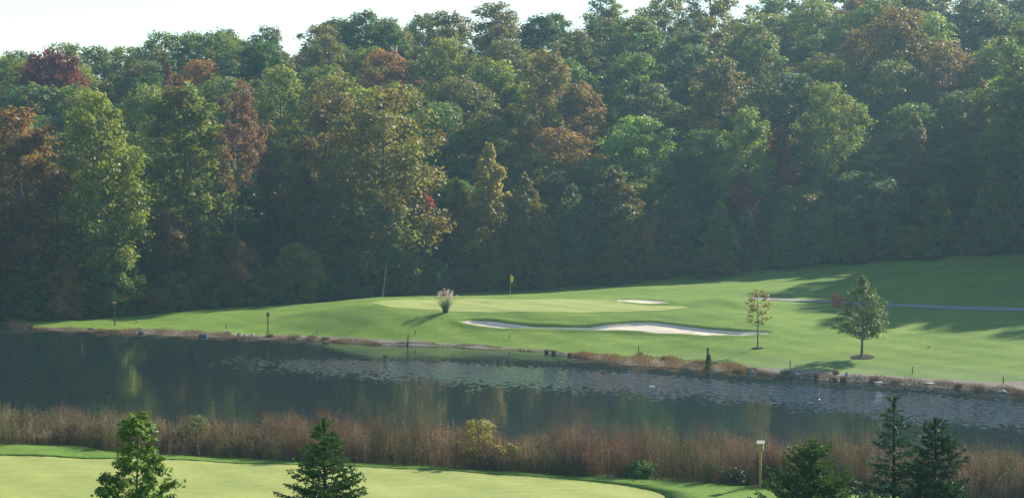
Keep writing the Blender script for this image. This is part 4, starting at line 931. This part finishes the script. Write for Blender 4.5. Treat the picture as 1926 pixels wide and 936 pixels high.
# flag on the far green
x, y = drop(960, 563.5, 120, 200); o = empty('golf_flag', (x, y, gz(x, y))); tag(o, 'yellow flag on a thin pole at the back of the far green', 'flag')
m = MB(); m.tube([(0, 0, -0.1), (0, 0, 2.28)], [0.02, 0.016], 8); m.build('pole', M_POLE, o)
m = MB(); nx, nz = 8, 8
for j in range(nz+1):
    for i in range(nx+1):
        u = i/nx; v = j/nz; m.v.append((0.02 + 0.26*u*(1-0.35*v), 0.05*math.sin(u*6+v*2)*u, 2.26 - 0.62*v*(1-0.15*u) - 0.22*u))
for j in range(nz):
    for i in range(nx): k = j*(nx+1)+i; m.f.append((k, k+nx+1, k+nx+2, k+1))
fl = m.build('flag', M_YEL, o, smooth=True); so = fl.modifiers.new('thick', 'SOLIDIFY'); so.thickness = 0.006
m = MB(); m.tube([(0, 0, 0.0), (0, 0, 0.035)], [0.054, 0.054], 12); m.build('cup', M_WHITE, o)
# small yellow marker on the right lawn
x, y = drop(1747, 653, 118, 190); m = MB(); m.lump((0, 0, 0.07), (0.09, 0.09, 0.09), 3, 10, 6, 0.04, 0.6); m.tube([(0, 0, -0.1), (0, 0, 0.04)], [0.02, 0.02], 6)
tag(m.build('yellow_marker', M_YEL, None, (x, y, gz(x, y)), True), 'small yellow marker on the shaded right lawn', 'marker')
# water birds
def duck(px, py, lab, bodym, headm, rz, s=1.0):
    x, y, _ = at_z(px, py, 0); o = empty('duck', (x, y, 0.0), rz, s); tag(o, lab, 'duck', 'ducks on the pond')
    b = MB(); prof = [(-0.24, 0.02, 0.10), (-0.18, 0.06, 0.07), (-0.06, 0.10, 0.055), (0.08, 0.10, 0.055), (0.17, 0.06, 0.075), (0.20, 0.042, 0.12), (0.205, 0.038, 0.17), (0.225, 0.05, 0.205), (0.25, 0.045, 0.21), (0.28, 0.015, 0.20)]
    b.tube([(p[0], 0, p[2]) for p in prof[:5]], [p[1] for p in prof[:5]], 10); b.tube([(p[0]-0.01, 0, p[2]) for p in prof[4:8]], [p[1] for p in prof[4:8]], 10)
    b.build('body', bodym, o, smooth=True)
    h = MB(); h.lump((0.225, 0, 0.21), (0.05, 0.042, 0.045), 2, 10, 6, 0.02, 1); h.tube([(0.26, 0, 0.205), (0.32, 0, 0.19)], [0.018, 0.010], 6); h.build('head', headm, o, smooth=True)
duck(1227, 729, 'white-bodied duck swimming in the glittering water', M_WHITE, M_DARKF, 2.9, 0.85)
duck(50, 716.5, 'dark duck on the dark water at the left edge', M_DARKF, M_DARKF, 0.2, 0.8)
duck(203, 737, 'dark duck swimming left of centre above the leafy young tree', M_DARKF, M_DARKF, 0.5, 0.7)
duck(724, 670, 'dark duck in front of the lawn reflection below the far green', M_DARKF, M_DARKF, 0.1, 0.6)

# ------------------------------------------------------------------ haze, sky, sun
hz = MB(); hz.box((0, 255, 24.2), (820, 750, 53.4)); 
m, nt, out = newmat('haze'); pv = N(nt, 'VolumePrincipled'); pv.inputs['Color'].default_value = (0.48, 0.80, 1.0, 1); pv.inputs['Density'].default_value = 0.00027; pv.inputs['Anisotropy'].default_value = 0.45
nt.links.new(pv.outputs[0], out.inputs['Volume'])
tag(hz.build('haze', m), kind='stuff')
w = bpy.data.worlds.new('World'); SC.world = w; w.use_nodes = True; nt = w.node_tree
bg = nt.nodes['Background']; sky = nt.nodes.new('ShaderNodeTexSky'); sky.sky_type = 'NISHITA'; sky.sun_disc = False
sky.sun_elevation = SUN_EL; sky.sun_rotation = SUN_AZ; sky.dust_density = 0.15; sky.air_density = 1.0; sky.ozone_density = 2.5; sky.altitude = 300
nt.links.new(sky.outputs[0], bg.inputs['Color']); bg.inputs['Strength'].default_value = 0.096
ld = bpy.data.lights.new('sun', 'SUN'); ld.energy = 4.6; ld.angle = math.radians(0.6); ld.color = (1.0, 0.93, 0.82)
lo_ = bpy.data.objects.new('sun', ld); COL.objects.link(lo_); lo_.rotation_euler = SUNV.to_track_quat('Z', 'Y').to_euler(); lo_.location = (40, 60, 90)
vs = SC.view_settings; vs.view_transform = 'Standard'; vs.look = 'None'; vs.exposure = 1.06; vs.gamma = 1; vs.use_curve_mapping = False
SC.cycles.use_denoising = True; SC.cycles.max_bounces = 8; SC.cycles.diffuse_bounces = 4; SC.cycles.transmission_bounces = 5; SC.cycles.volume_bounces = 1
SC.cycles.sample_clamp_indirect = 2
